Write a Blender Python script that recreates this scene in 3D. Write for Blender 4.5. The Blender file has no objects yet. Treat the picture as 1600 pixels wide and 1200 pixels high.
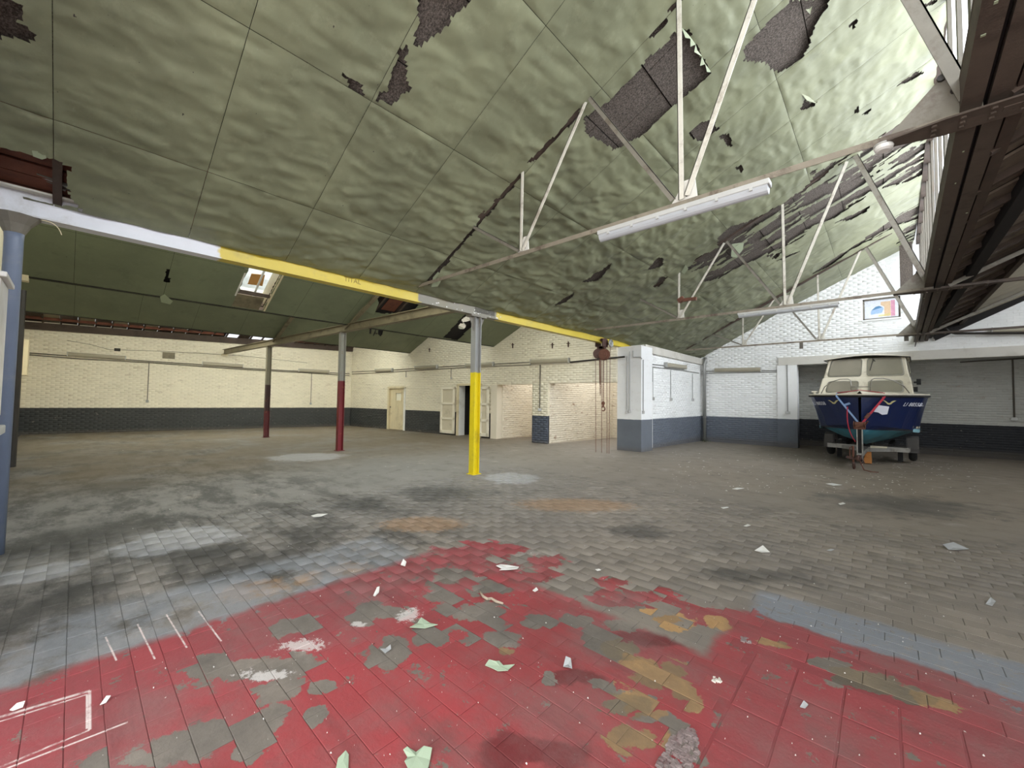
import bpy, math, random
import numpy as np
from mathutils import Matrix, Vector

# ---------------------------------------------------------------- camera, sky, lights, exposure
SC = bpy.context.scene
COL = SC.collection
FPX = 630.0
CAM = np.array([0.0, 0.0, 1.45])
CR = np.array([0.7351572083, 0.6778091548, 0.0])   # overwritten below from yaw, pitch, roll
YAW, PIT, ROL = math.radians(42.6739), math.radians(2.2356), math.radians(0.7831)
_f = np.array([-math.sin(YAW)*math.cos(PIT), math.cos(YAW)*math.cos(PIT), math.sin(PIT)])
_r = np.array([math.cos(YAW), math.sin(YAW), 0.0])
_u = np.cross(_r, _f)
CR = math.cos(ROL)*_r + math.sin(ROL)*_u
CU = -math.sin(ROL)*_r + math.cos(ROL)*_u
CF = _f
cam_data = bpy.data.cameras.new('camera')
cam_data.sensor_fit = 'HORIZONTAL'
cam_data.sensor_width = 36.0
cam_data.lens = FPX/1600.0*36.0
cam_data.clip_start = 0.05
cam_data.clip_end = 200
cam = bpy.data.objects.new('camera', cam_data)
cam.matrix_world = Matrix(((CR[0], CU[0], -CF[0], CAM[0]), (CR[1], CU[1], -CF[1], CAM[1]), (CR[2], CU[2], -CF[2], CAM[2]), (0, 0, 0, 1)))
COL.objects.link(cam)
SC.camera = cam

world = bpy.data.worlds.new('overcast_sky')
SC.world = world
world.use_nodes = True
_bg = world.node_tree.nodes['Background']
_bg.inputs['Color'].default_value = (0.93, 0.96, 1.0, 1)
_bg.inputs['Strength'].default_value = 1.1

def area(name, loc, target, sx, sy, power, color=(1, 1, 1)):
    d = bpy.data.lights.new(name, 'AREA')
    d.shape = 'RECTANGLE'
    d.size, d.size_y, d.energy, d.color = sx, sy, power, color
    o = bpy.data.objects.new(name, d)
    o.location = loc
    o.rotation_euler = (Vector(target)-Vector(loc)).to_track_quat('-Z', 'Y').to_euler()
    COL.objects.link(o)
    return o
# daylight outside the north-light window and open doorway, then added fill lamps
area('daylight_north_light', (2.35, 8.2, 5.75), (-1.5, 8.2, 4.2), 17.0, 2.4, 1550, (0.97, 0.99, 1.0))
area('daylight_doorway', (0.2, -1.5, 1.75), (-1.6, 6.0, 1.5), 5.2, 2.8, 200, (1.0, 0.99, 0.97))
area('fill_beam_bay', (-6.75, 4.3, 4.5), (-7.5, 4.3, 3.0), 10.0, 2.0, 190, (1.0, 0.98, 0.92))  # added fill to lift the dark ceiling left of the beam
area('fill_side_bay', (-11.6, 4.3, 4.45), (-12.4, 4.3, 3.0), 9.5, 2.2, 75, (1.0, 0.975, 0.92))  # added fill above an invented glazed slope
area('fill_far_bay', (-16.5, 4.0, 4.55), (-17.4, 4.0, 3.0), 9.5, 2.2, 330, (1.0, 0.975, 0.92))  # added fill that brightens the far walls from above
area('fill_right_bay', (6.4, 8.2, 4.9), (3.0, 8.2, 3.6), 16.0, 1.6, 650, (0.97, 0.99, 1.0))  # added fill for the dim right bay
area('fill_rear_rooms', (-8.2, 13.3, 2.95), (-8.2, 13.3, 0.0), 4.6, 3.0, 75, (1.0, 0.97, 0.92))  # added fill inside the rear rooms, no roof light is built

SC.view_settings.view_transform = 'Standard'
SC.view_settings.look = 'None'
SC.view_settings.gamma = 1.0
SC.view_settings.use_curve_mapping = False
SC.view_settings.exposure = 0.34
SC.cycles.max_bounces = 10
SC.cycles.diffuse_bounces = 6
SC.cycles.transparent_max_bounces = 12

# ---------------------------------------------------------------- helpers
rng = np.random.default_rng(7)
random.seed(7)

def ray(x, y):
    return CR*(x-800)/FPX - CU*(y-600)/FPX + CF
def on(ax, val, x, y):
    d = ray(x, y); i = 'XYZ'.index(ax)
    return CAM + d*(val-CAM[i])/d[i]
def onp(A, B, x, y):
    n = np.array([-(B[1]-A[1]), B[0]-A[0], 0.0]); d = ray(x, y)
    return CAM + d*((n[0]*A[0]+n[1]*A[1]) - n@CAM)/(n@d)
def onslope(X0, z0, s, x, y):
    d = ray(x, y)
    return CAM + d*(z0+s*(CAM[0]-X0)-CAM[2])/(d[2]-s*d[0])
def proj(P):
    q = np.asarray(P, float)-CAM
    w = q@CF
    return 800+FPX*(q@CR)/w, 600-FPX*(q@CU)/w, w
def floor_z(y):
    return -0.016*np.maximum(0.0, np.asarray(y, float)-11.0)

def _hash(ix, iy, s):
    h = (ix*374761393 + iy*668265263 + s*1442695041) & 0xFFFFFFFF
    h = ((h ^ (h >> 13))*1274126177) & 0xFFFFFFFF
    return ((h ^ (h >> 16)) & 0xFFFF)/65535.0
def vnoise(x, y, s=0):
    x = np.asarray(x, float); y = np.asarray(y, float)
    ix = np.floor(x).astype(np.int64); iy = np.floor(y).astype(np.int64)
    fx = x-ix; fy = y-iy
    fx = fx*fx*fx*(fx*(fx*6-15)+10); fy = fy*fy*fy*(fy*(fy*6-15)+10)
    a = _hash(ix, iy, s); b = _hash(ix+1, iy, s); c = _hash(ix, iy+1, s); d = _hash(ix+1, iy+1, s)
    return a+(b-a)*fx+(c-a)*fy+(a-b-c+d)*fx*fy
def fbm(x, y, s=0, o=4):
    t = 0; a = 0.5
    for k in range(o):
        t = t + a*vnoise(x*2**k, y*2**k, s+k*17); a *= 0.5
    return t
def in_poly(px, py, poly):
    res = np.zeros(px.shape, bool)
    n = len(poly); j = n-1
    for i in range(n):
        xi, yi = poly[i]; xj, yj = poly[j]
        if yi != yj:
            res ^= ((yi > py) != (yj > py)) & (px < (xj-xi)*(py-yi)/(yj-yi)+xi)
        j = i
    return res

def tag(o, label=None, cat=None, group=None, kind=None):
    if label: o['label'] = label
    if cat: o['category'] = cat
    if group: o['group'] = group
    if kind: o['kind'] = kind
    return o
def empty(name, loc=(0, 0, 0), rz=0.0, **kw):
    o = bpy.data.objects.new(name, None)
    o.empty_display_size = 0.1
    o.location = loc; o.rotation_euler = (0, 0, rz)
    COL.objects.link(o)
    return tag(o, **kw)
def link(name, me, mats, parent=None, loc=(0, 0, 0), smooth=False):
    for m in (mats if isinstance(mats, (list, tuple)) else [mats]):
        if m is not None: me.materials.append(m)
    if smooth:
        me.polygons.foreach_set('use_smooth', np.ones(len(me.polygons), bool))
    o = bpy.data.objects.new(name, me)
    o.location = loc
    if parent is not None: o.parent = parent
    COL.objects.link(o)
    return o
def grid_mesh(name, verts, quads):
    me = bpy.data.meshes.new(name)
    verts = np.asarray(verts, np.float32); quads = np.asarray(quads, np.int32)
    used = np.unique(quads); remap = np.full(len(verts), -1, np.int32); remap[used] = np.arange(len(used))
    verts = verts[used]; quads = remap[quads]
    k = quads.shape[1]
    me.vertices.add(len(verts)); me.vertices.foreach_set('co', verts.ravel())
    me.loops.add(quads.size); me.loops.foreach_set('vertex_index', quads.ravel())
    me.polygons.add(len(quads))
    me.polygons.foreach_set('loop_start', np.arange(0, quads.size, k, dtype=np.int32))
    me.polygons.foreach_set('loop_total', np.full(len(quads), k, np.int32))
    me.update(calc_edges=True)
    return me

class MB:
    """collects simple solids into one mesh"""
    def __init__(s): s.v = []; s.f = []; s.m = []
    def add(s, vs, fs, mi=0):
        b = len(s.v); s.v += [tuple(map(float, v)) for v in vs]
        s.f += [tuple(b+i for i in f) for f in fs]; s.m += [mi]*len(fs)
        return s
    def box(s, lo, hi, mi=0):
        x0, y0, z0 = lo; x1, y1, z1 = hi
        return s.add([(x0, y0, z0), (x1, y0, z0), (x1, y1, z0), (x0, y1, z0), (x0, y0, z1), (x1, y0, z1), (x1, y1, z1), (x0, y1, z1)],
                     [(0, 3, 2, 1), (4, 5, 6, 7), (0, 1, 5, 4), (1, 2, 6, 5), (2, 3, 7, 6), (3, 0, 4, 7)], mi)
    def bar(s, P, Q, w, h, up=(0, 0, 1), mi=0, off=(0, 0)):
        """box from P to Q, w across, h along up"""
        P = np.array(P, float); Q = np.array(Q, float); d = Q-P; L = np.linalg.norm(d); d /= L
        up = np.array(up, float); sd = np.cross(d, up)
        if np.linalg.norm(sd) < 1e-6: sd = np.cross(d, (1, 0, 0.3))
        sd /= np.linalg.norm(sd); u = np.cross(sd, d)
        vs = []
        for B in (P, Q):
            for a, b in ((-1, -1), (1, -1), (1, 1), (-1, 1)):
                vs.append(B+sd*(a*w/2+off[0])+u*(b*h/2+off[1]))
        return s.add(vs, [(0, 1, 2, 3), (7, 6, 5, 4), (0, 4, 5, 1), (1, 5, 6, 2), (2, 6, 7, 3), (3, 7, 4, 0)], mi)
    def angle(s, P, Q, w, t, up=(0, 0, 1), mi=0, flip=1):
        """steel angle: two thin legs"""
        s.bar(P, Q, w, t, up, mi, (0, -w/2+t/2))
        return s.bar(P, Q, t, w, up, mi, (flip*(w/2-t/2), 0))
    def tube(s, pts, r, n=8, mi=0, caps=True):
        pts = [np.array(p, float) for p in pts]; rs = r if isinstance(r, (list, tuple)) else [r]*len(pts)
        ref = None; rings = []
        for i, p in enumerate(pts):
            d = pts[min(i+1, len(pts)-1)]-pts[max(i-1, 0)]
            d = d/(np.linalg.norm(d)+1e-12)
            if ref is None:
                ref = np.cross(d, (0, 0, 1.0))
                if np.linalg.norm(ref) < 1e-3: ref = np.cross(d, (1.0, 0, 0))
            ref = ref-d*(ref@d); ref /= np.linalg.norm(ref)+1e-12
            b = np.cross(d, ref)
            rings.append([p+rs[i]*(math.cos(2*math.pi*k/n)*ref+math.sin(2*math.pi*k/n)*b) for k in range(n)])
        vs = [v for R in rings for v in R]; fs = []
        for i in range(len(pts)-1):
            for k in range(n):
                fs.append((i*n+k, i*n+(k+1) % n, (i+1)*n+(k+1) % n, (i+1)*n+k))
        if caps:
            fs.append(tuple(range(n))[::-1]); fs.append(tuple((len(pts)-1)*n+k for k in range(n)))
        return s.add(vs, fs, mi)
    def ring(s, C, axis, R, r, n=16, k=6, mi=0, a0=0.0, a1=2*math.pi):
        C = np.array(C, float); axis = np.array(axis, float); axis /= np.linalg.norm(axis)
        e = np.cross(axis, (0, 0, 1.0))
        if np.linalg.norm(e) < 1e-3: e = np.cross(axis, (1.0, 0, 0))
        e /= np.linalg.norm(e); g = np.cross(axis, e)
        full = abs(a1-a0-2*math.pi) < 1e-6
        m = n if full else n+1; vs = []; fs = []
        for i in range(m):
            a = a0+(a1-a0)*i/n; dr = math.cos(a)*e+math.sin(a)*g
            for j in range(k):
                b = 2*math.pi*j/k
                vs.append(C+dr*(R+r*math.cos(b))+axis*r*math.sin(b))
        for i in range(n):
            for j in range(k):
                fs.append((i*k+j, ((i+1) % m)*k+j, ((i+1) % m)*k+(j+1) % k, i*k+(j+1) % k))
        return s.add(vs, fs, mi)
    def disc(s, C, axis, R, h, n=20, mi=0, R2=None):
        C = np.array(C, float); axis = np.array(axis, float); axis /= np.linalg.norm(axis)
        s.tube([C-axis*h/2, C+axis*h/2], [R, R if R2 is None else R2], n, mi)
        return s
    def prism(s, poly, n, t, mi=0):
        """polygon (3D points) pushed t along n"""
        poly = [np.array(p, float) for p in poly]; n = np.array(n, float)*t; k = len(poly)
        return s.add(poly+[p+n for p in poly], [tuple(range(k))[::-1], tuple(range(k, 2*k))]+[(i, (i+1) % k, k+(i+1) % k, k+i) for i in range(k)], mi)
    def build(s, name, mats, parent=None, org=None, smooth=False, bevel=0.0, loc=None):
        me = bpy.data.meshes.new(name)
        o3 = np.zeros(3) if org is None else np.array(org, float)
        me.from_pydata([tuple(np.array(v)-o3) for v in s.v], [], s.f)
        me.polygons.foreach_set('material_index', s.m)
        me.update()
        if smooth == 'auto':
            me.polygons.foreach_set('use_smooth', [len(f) == 4 for f in s.f])
            o = link(name, me, mats, parent, tuple(o3) if parent is None or loc is None else loc)
        else:
            o = link(name, me, mats, parent, tuple(o3), bool(smooth))
        if bevel:
            b = o.modifiers.new('bevel', 'BEVEL'); b.width = bevel; b.segments = 2; b.limit_method = 'ANGLE'; b.angle_limit = 0.6
        import bmesh
        bm = bmesh.new(); bm.from_mesh(me); bmesh.ops.recalc_face_normals(bm, faces=bm.faces); bm.to_mesh(me); bm.free()
        return o

# ---------------------------------------------------------------- materials
class NT:
    def __init__(s, name):
        s.mat = bpy.data.materials.new(name); s.mat.use_nodes = True
        s.t = s.mat.node_tree; s.bsdf = s.t.nodes['Principled BSDF']
        s.out = s.t.nodes['Material Output']
        s._pos = None; s._geo = None
    def n(s, typ, **kw):
        d = s.t.nodes.new(typ)
        for k, v in kw.items(): setattr(d, k, v)
        return d
    def put(s, sock, v):
        if hasattr(v, 'is_output') or isinstance(v, bpy.types.NodeSocket): s.t.links.new(v, sock)
        elif isinstance(v, (tuple, list)):
            sock.default_value = tuple(v)+(1.0,) if len(v) == 3 and len(sock.default_value) == 4 else tuple(v)
        else: sock.default_value = v
    def geo(s):
        if s._geo is None: s._geo = s.n('ShaderNodeNewGeometry')
        return s._geo
    def isl(s):
        return s.math('FRACT', s.math('ADD', s.geo().outputs['Random Per Island'], s.n('ShaderNodeObjectInfo').outputs['Random']))
    def pos(s): return s.geo().outputs['Position']
    def obj(s): return s.n('ShaderNodeTexCoord').outputs['Object']
    def xyz(s, v=None):
        d = s.n('ShaderNodeSeparateXYZ'); s.put(d.inputs[0], s.pos() if v is None else v); return d.outputs
    def math(s, op, a, b=None, c=None, clamp=False):
        d = s.n('ShaderNodeMath', operation=op); d.use_clamp = clamp
        s.put(d.inputs[0], a)
        if b is not None: s.put(d.inputs[1], b)
        if c is not None: s.put(d.inputs[2], c)
        return d.outputs[0]
    def vmath(s, op, a, b=None, c=None, out=0):
        d = s.n('ShaderNodeVectorMath', operation=op)
        s.put(d.inputs[0], a)
        if b is not None: s.put(d.inputs[1], b)
        if c is not None: s.put(d.inputs[2], c)
        return d.outputs[out]
    def noise(s, scale, detail=4, rough=0.55, vec=None, out=0, dist=0.0):
        d = s.n('ShaderNodeTexNoise'); s.put(d.inputs['Vector'], s.pos() if vec is None else vec)
        d.inputs['Scale'].default_value = scale; d.inputs['Detail'].default_value = detail
        d.inputs['Roughness'].default_value = rough; d.inputs['Distortion'].default_value = dist
        return d.outputs[out]
    def scaled(s, v, sc):
        return s.vmath('MULTIPLY', s.pos() if v is None else v, sc)
    def ramp(s, f, a, b, ca=(0, 0, 0), cb=(1, 1, 1), smooth=True):
        d = s.n('ShaderNodeMapRange'); d.interpolation_type = 'SMOOTHSTEP' if smooth else 'LINEAR'
        s.put(d.inputs[0], f); d.inputs[1].default_value = a; d.inputs[2].default_value = b
        return d.outputs[0]
    def mix(s, f, a, b, blend='MIX'):
        d = s.n('ShaderNodeMix'); d.data_type = 'RGBA'; d.blend_type = blend
        s.put(d.inputs[0], f); s.put(d.inputs[6], a); s.put(d.inputs[7], b)
        return d.outputs[2]
    def mix_f(s, f, a, b): return s.math('ADD', a, s.math('MULTIPLY', f, b-a))
    def bump(s, h, strength=0.3, dist=0.01, normal=None):
        d = s.n('ShaderNodeBump'); d.inputs['Strength'].default_value = strength; d.inputs['Distance'].default_value = dist
        s.put(d.inputs['Height'], h)
        if normal is not None: s.put(d.inputs['Normal'], normal)
        return d.outputs[0]
    def done(s, color, rough=0.6, metal=0.0, normal=None, spec=0.5, **kw):
        s.put(s.bsdf.inputs['Base Color'], color); s.put(s.bsdf.inputs['Roughness'], rough); s.put(s.bsdf.inputs['Metallic'], metal)
        s.put(s.bsdf.inputs['Specular IOR Level'], spec)
        if normal is not None: s.put(s.bsdf.inputs['Normal'], normal)
        for k, v in kw.items(): s.put(s.bsdf.inputs[k.replace('_', ' ')], v)
        return s.mat

def lin(r, g, b):
    f = lambda c: (c/255)/12.92 if c <= 10 else (((c/255)+0.055)/1.055)**2.4
    return (f(r), f(g), f(b))
def plain(name, rgb, rough=0.6, metal=0.0, var=0.25, scale=6.0, bump=0.15, dirt=None, dirt_amt=0.4, spec=0.5):
    """painted or bare surface with mottling, dirt and a fine relief"""
    t = NT(name); c = lin(*rgb)
    nz = t.noise(scale, 5, 0.6)
    col = t.mix(nz, tuple(v*(1-var) for v in c), tuple(min(1, v*(1+var)) for v in c))
    if dirt:
        col = t.mix(t.math('MULTIPLY', t.ramp(t.noise(scale*0.45, 6, 0.7), 0.5, 0.68), dirt_amt), col, lin(*dirt))
    return t.done(col, t.ramp(nz, -0.5, 1.8) if rough is None else rough, metal, t.bump(t.noise(scale*12, 3), bump, 0.004) if bump else None, spec)
def zones(name, axis, stops, jitter=0.01, rough=0.5, dirt=(70, 62, 52), dirt_amt=0.5, wear=None, scale=3.0, metal=0.0):
    """paint that changes colour along a world axis: stops = [(limit, colour)..., (None, colour)]"""
    t = NT(name); ax = t.xyz()['XYZ'.index(axis)]
    ax = t.math('ADD', ax, t.math('MULTIPLY', t.math('SUBTRACT', t.noise(14, 3), 0.5), jitter*2))
    col = lin(*stops[0][1])
    for k in range(1, len(stops)):
        lim = stops[k-1][0]
        col = t.mix(t.ramp(ax, lim-0.006-jitter*0.3, lim+0.006+jitter*0.3), col, lin(*stops[k][1]))
    nz = t.noise(scale*2, 5, 0.65)
    col = t.mix(0.35, col, t.mix(nz, (0.45, 0.45, 0.45), (1, 1, 1)), 'MULTIPLY')
    col = t.mix(t.math('MULTIPLY', t.ramp(t.noise(scale, 6, 0.7), 0.52, 0.7), dirt_amt), col, lin(*dirt))
    if wear: col = t.mix(t.ramp(t.noise(scale*4, 6, 0.75), 0.62, 0.66), col, lin(*wear))
    return t.done(col, rough, metal, t.bump(t.noise(60, 3), 0.15, 0.003))
def brick_paint(name, top, dado, zd=0.93, stain=(150, 120, 95), stain_amt=0.35, dado_chip=0.62):
    t = NT(name); x = t.xyz(); z = x[2]
    zj = t.math('ADD', z, t.math('MULTIPLY', t.math('SUBTRACT', t.noise(5, 2), 0.5), 0.02))
    c = lin(*top); isl = t.isl()
    nz = t.noise(1.1, 5, 0.6)
    sp = t.noise(3.2, 6, 0.8, t.scaled(None, (1, 1, 2.6)))
    col = t.mix(nz, tuple(v*0.86 for v in c), tuple(min(1, v*1.08) for v in c))
    col = t.mix(t.math('MULTIPLY', isl, 0.16), col, tuple(v*0.6 for v in c))
    col = t.mix(t.math('MULTIPLY', t.ramp(t.math('ADD', sp, t.math('MULTIPLY', isl, 0.12)), 0.66, 0.74), stain_amt), col, lin(*stain))
    col = t.mix(t.math('MULTIPLY', t.ramp(t.noise(9.0, 5, 0.7), 0.68, 0.73), 0.5), col, lin(96, 86, 78))
    d = lin(*dado)
    dc = t.mix(t.noise(2.0, 5, 0.6), tuple(v*0.75 for v in d), tuple(v*1.2 for v in d))
    dc = t.mix(t.math('MULTIPLY', t.ramp(t.noise(11, 6, 0.8), dado_chip, dado_chip+0.05), 0.55), dc, lin(168, 160, 146))
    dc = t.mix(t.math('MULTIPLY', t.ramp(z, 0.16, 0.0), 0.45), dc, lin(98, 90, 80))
    col = t.mix(t.ramp(zj, zd+0.008, zd-0.008), col, dc)
    return t.done(col, 0.62, 0.0, t.bump(t.noise(45, 4), 0.25, 0.006), 0.35)

def floor_material():
    t = NT('floor_paving_worn_paint'); P = t.pos()
    rh = (math.cos(YAW), math.sin(YAW), 0); fh = (-math.sin(YAW), math.cos(YAW), 0)
    cb = t.n('ShaderNodeCombineXYZ')
    warp = t.vmath('SUBTRACT', t.noise(5.0, 4, 0.6, out=1), (0.5, 0.5, 0.5))
    Pw = t.vmath('MULTIPLY_ADD', warp, (0.16, 0.16, 0.0), P)
    t.put(cb.inputs[0], t.vmath('DOT_PRODUCT', Pw, rh, out=1)); t.put(cb.inputs[1], t.vmath('DOT_PRODUCT', Pw, fh, out=1))
    Q = cb.outputs[0]; cb.inputs[2].default_value = 0
    def blob(x, y, rx, ry):
        c = on('Z', 0, x, y); a = on('Z', 0, x+rx, y); b = on('Z', 0, x, y-ry); b2 = on('Z', 0, x, y+ry)
        q = np.array([c@np.array(rh), c@np.array(fh)])
        ra = np.linalg.norm(a-c); rb = np.linalg.norm(b-b2)/2
        q[1] = ((b+b2)/2)@np.array(fh)
        s = t.vmath('MULTIPLY_ADD', Q, (1/ra, 1/rb, 0), (-q[0]/ra, -q[1]/rb, 0))
        return t.math('SUBTRACT', 1.0, t.vmath('LENGTH', s, out=1))
    def blobs(L):
        f = None
        for b in L:
            g = blob(*b); f = g if f is None else t.math('MAXIMUM', f, g)
        return f
    x, y, z = t.xyz(Pw)
    px, py, pz = t.xyz()
    isl = t.isl()
    n1 = t.noise(0.7, 6, 0.62); n2 = t.noise(3.0, 6, 0.68); n3 = t.noise(17, 5, 0.7)
    # bare grimy paving: grey-brown, browner to the right, greyer to the left
    base = t.mix(t.ramp(n1, 0.3, 0.7), lin(121, 114, 107), lin(144, 134, 123))
    base = t.mix(t.ramp(px, -2.0, -6.5), base, t.mix(n1, lin(114, 112, 109), lin(142, 139, 135)))
    base = t.mix(t.math('MULTIPLY', t.ramp(py, 4.5, 9.0), 0.45), base, lin(136, 121, 100))
    base = t.mix(t.math('MULTIPLY', isl, 0.35), base, lin(98, 92, 86))
    base = t.mix(t.math('MULTIPLY', t.ramp(n2, 0.52, 0.72), 0.55), base, lin(86, 82, 76))
    base = t.mix(t.math('MULTIPLY', t.ramp(t.noise(1.6, 7, 0.7, t.vmath('ADD', P, (7, 3, 0))), 0.55, 0.7), 0.45), base, lin(168, 160, 150))
    streak = t.noise(2.4, 6, 0.7, t.scaled(t.vmath('ADD', P, (3, 9, 0)), (0.35, 2.4, 1)))
    base = t.mix(t.math('MULTIPLY', t.ramp(streak, 0.55, 0.75), 0.4), base, lin(92, 86, 80))
    dark = blobs([(120, 842, 130, 38), (300, 862, 110, 14), (485, 836, 75, 26), (70, 950, 60, 60), (200, 975, 40, 40), (410, 890, 90, 35), (690, 772, 95, 16), (330, 905, 50, 30),
                  (180, 760, 90, 14), (1000, 830, 60, 14), (1180, 900, 120, 14), (1420, 790, 140, 18), (560, 790, 70, 14)])
    base = t.mix(t.math('MULTIPLY', t.ramp(t.math('ADD', dark, t.math('MULTIPLY', t.math('SUBTRACT', n2, 0.5), 1.4)), 0.0, 0.7), 0.62), base, lin(58, 58, 56))
    lst = t.math('MULTIPLY', t.math('MULTIPLY', t.ramp(px, -2.6, -3.6), t.ramp(py, 4.2, 2.2)), t.ramp(t.noise(1.5, 8, 0.78, t.scaled(t.vmath('ADD', P, (1, 5, 0)), (0.7, 1.5, 1))), 0.44, 0.6))
    base = t.mix(t.math('MULTIPLY', lst, 0.75), base, lin(64, 63, 60))
    brn = t.math('MULTIPLY', t.ramp(px, -7.5, -11.0), t.ramp(n1, 0.25, 0.6))
    base = t.mix(t.math('MULTIPLY', brn, 0.75), base, lin(106, 92, 70))
    ochre0 = blobs([(395, 922, 70, 20), (480, 905, 30, 14), (545, 890, 45, 14), (660, 820, 90, 16), (900, 790, 120, 14)])
    base = t.mix(t.math('MULTIPLY', t.ramp(t.math('ADD', ochre0, t.math('MULTIPLY', t.math('SUBTRACT', n3, 0.5), 1.2)), 0.1, 0.5), 0.5), base, lin(160, 124, 88))
    pale = blobs([(285, 842, 98, 17), (240, 852, 70, 16), (480, 714, 66, 7), (800, 748, 50, 10), (60, 895, 60, 16)])
    base = t.mix(t.math('MULTIPLY', t.ramp(t.math('ADD', pale, t.math('MULTIPLY', t.math('SUBTRACT', n2, 0.5), 1.3)), 0.0, 0.35), 0.5), base, t.mix(n3, lin(160, 160, 162), lin(196, 196, 198)))
    # slate-blue painted band, a rectangle
    def rect(x0, x1, y0, y1, s=0.02):
        return t.math('MULTIPLY', t.math('MULTIPLY', t.ramp(x, x0-s, x0+s), t.ramp(x, x1+s, x1-s)), t.math('MULTIPLY', t.ramp(y, y0-s, y0+s), t.ramp(y, y1+s, y1-s)))
    blue = t.math('MULTIPLY', rect(-0.72, 0.62, 3.1, 3.68, 0.05), t.ramp(n3, 0.72, 0.5))
    bluel = t.math('MULTIPLY', rect(-3.95, -3.1, -1.0, 2.2, 0.12), t.ramp(n2, 0.66, 0.45))
    base = t.mix(t.math('MULTIPLY', blue, 0.85), base, t.mix(n3, lin(112, 117, 126), lin(136, 141, 150)))
    base = t.mix(t.math('MULTIPLY', bluel, 0.6), base, t.mix(n3, lin(122, 126, 132), lin(146, 150, 155)))
    # red floor paint: rectangle plus islands, minus worn patches
    soft = lambda e0, e1, v: t.ramp(v, e0, e1)
    rA = t.math('MULTIPLY', t.math('MULTIPLY', soft(-3.24, -3.14, x), soft(-0.66, -0.70, x)), soft(2.55, 2.47, y))
    rB = t.math('MULTIPLY', t.math('MULTIPLY', soft(-0.82, -0.72, x), soft(1.62, 1.5, x)), soft(3.27, 3.22, y))
    isle = blobs([(735, 868, 60, 22), (794, 858, 26, 8), (765, 893, 60, 16), (856, 882, 28, 14), (838, 902, 50, 12), (962, 910, 32, 10), (950, 936, 34, 12), (1016, 932, 34, 14), (878, 946, 40, 16), (716, 936, 40, 14), (800, 940, 34, 12), (640, 905, 60, 20), (1110, 960, 60, 16)])
    ff = t.math('MULTIPLY', t.math('SUBTRACT', n3, 0.5), 0.7)
    isl_m = t.ramp(t.math('ADD', t.math('ADD', isle, t.math('MULTIPLY', ff, 1.8)), t.math('MULTIPLY', t.math('SUBTRACT', isl, 0.5), 0.9)), 0.06, 0.14)
    red = t.math('MAXIMUM', t.math('MAXIMUM', rA, rB), isl_m)
    worn = blobs([(440, 985, 26, 20), (472, 980, 36, 20), (395, 1040, 95, 16), (300, 1172, 75, 38), (420, 1132, 40, 24), (435, 1082, 38, 20), (512, 1070, 26, 14), (490, 1115, 14, 16), (380, 1172, 38, 30), (240, 1180, 80, 20),
                  (610, 956, 32, 13), (668, 995, 28, 16), (612, 1016, 30, 30), (735, 960, 60, 24), (700, 906, 34, 15), (785, 1000, 50, 24), (575, 957, 26, 16), (760, 920, 40, 16), (690, 930, 25, 10), (900, 912, 30, 12), (905, 968, 30, 10), (840, 975, 30, 12),
                  (935, 1000, 36, 16), (975, 1015, 34, 18), (1010, 1037, 30, 14), (1052, 1048, 40, 20), (1018, 1064, 42, 22), (1062, 1086, 26, 20), (968, 1103, 50, 22), (990, 1152, 56, 24), (990, 978, 66, 14), (1045, 967, 34, 13), (1060, 1160, 34, 40),
                  (940, 1075, 22, 12), (1300, 1035, 36, 8), (1360, 1065, 60, 16), (1425, 1086, 40, 12), (1470, 1098, 26, 10), (1212, 1003, 32, 7), (1120, 972, 22, 10), (860, 1060, 14, 10), (1012, 1120, 40, 14), (1000, 1090, 50, 10), (790, 1018, 16, 9)])
    keep = t.ramp(t.math('ADD', t.math('ADD', worn, t.math('MULTIPLY', t.math('SUBTRACT', isl, 0.5), 0.85)), t.math('MULTIPLY', t.math('SUBTRACT', t.noise(11, 7, 0.75), 0.5), 1.1)), 0.16, 0.08)
    fine = t.ramp(t.math('ADD', t.noise(6.5, 8, 0.78), t.math('MULTIPLY', isl, 0.10)), 0.685, 0.645)
    red = t.math('MULTIPLY', red, t.math('MULTIPLY', keep, fine))
    ochre = blobs([(1052, 1048, 44, 22), (1018, 1064, 46, 24), (1062, 1086, 28, 22), (990, 1152, 60, 26), (1010, 1037, 32, 15), (1045, 967, 36, 14), (1120, 972, 24, 12), (1470, 1098, 30, 12), (1212, 1003, 36, 9), (1000, 1105, 40, 20), (790, 1018, 18, 10)])
    base = t.mix(t.math('MULTIPLY', t.ramp(t.math('ADD', t.math('ADD', ochre, ff), t.math('MULTIPLY', t.math('SUBTRACT', isl, 0.5), 0.8)), 0.0, 0.12), 0.9), base, t.mix(isl, t.mix(n3, lin(124, 98, 68), lin(160, 128, 88)), t.mix(n3, lin(160, 122, 76), lin(200, 160, 108))))
    olive = blobs([(1360, 1062, 64, 18), (970, 1103, 50, 22), (975, 1015, 36, 18), (1420, 1084, 42, 14)])
    base = t.mix(t.math('MULTIPLY', t.ramp(olive, 0.0, 0.15), 0.6), base, t.mix(n3, lin(104, 90, 66), lin(140, 122, 92)))
    redc = t.mix(t.ramp(n1, 0.35, 0.65), lin(136, 62, 64), lin(156, 66, 69))
    redc = t.mix(t.math('MULTIPLY', t.ramp(px, -0.9, -0.3), 0.6), redc, lin(136, 70, 74))
    redc = t.mix(t.math('MULTIPLY', t.ramp(px, -1.9, -2.8), 0.6), redc, lin(132, 70, 74))
    redc = t.mix(t.math('MULTIPLY', isl, 0.3), redc, lin(168, 68, 73))
    redc = t.mix(t.math('MULTIPLY', t.ramp(n2, 0.5, 0.75), 0.7), redc, lin(116, 78, 76))
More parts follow.
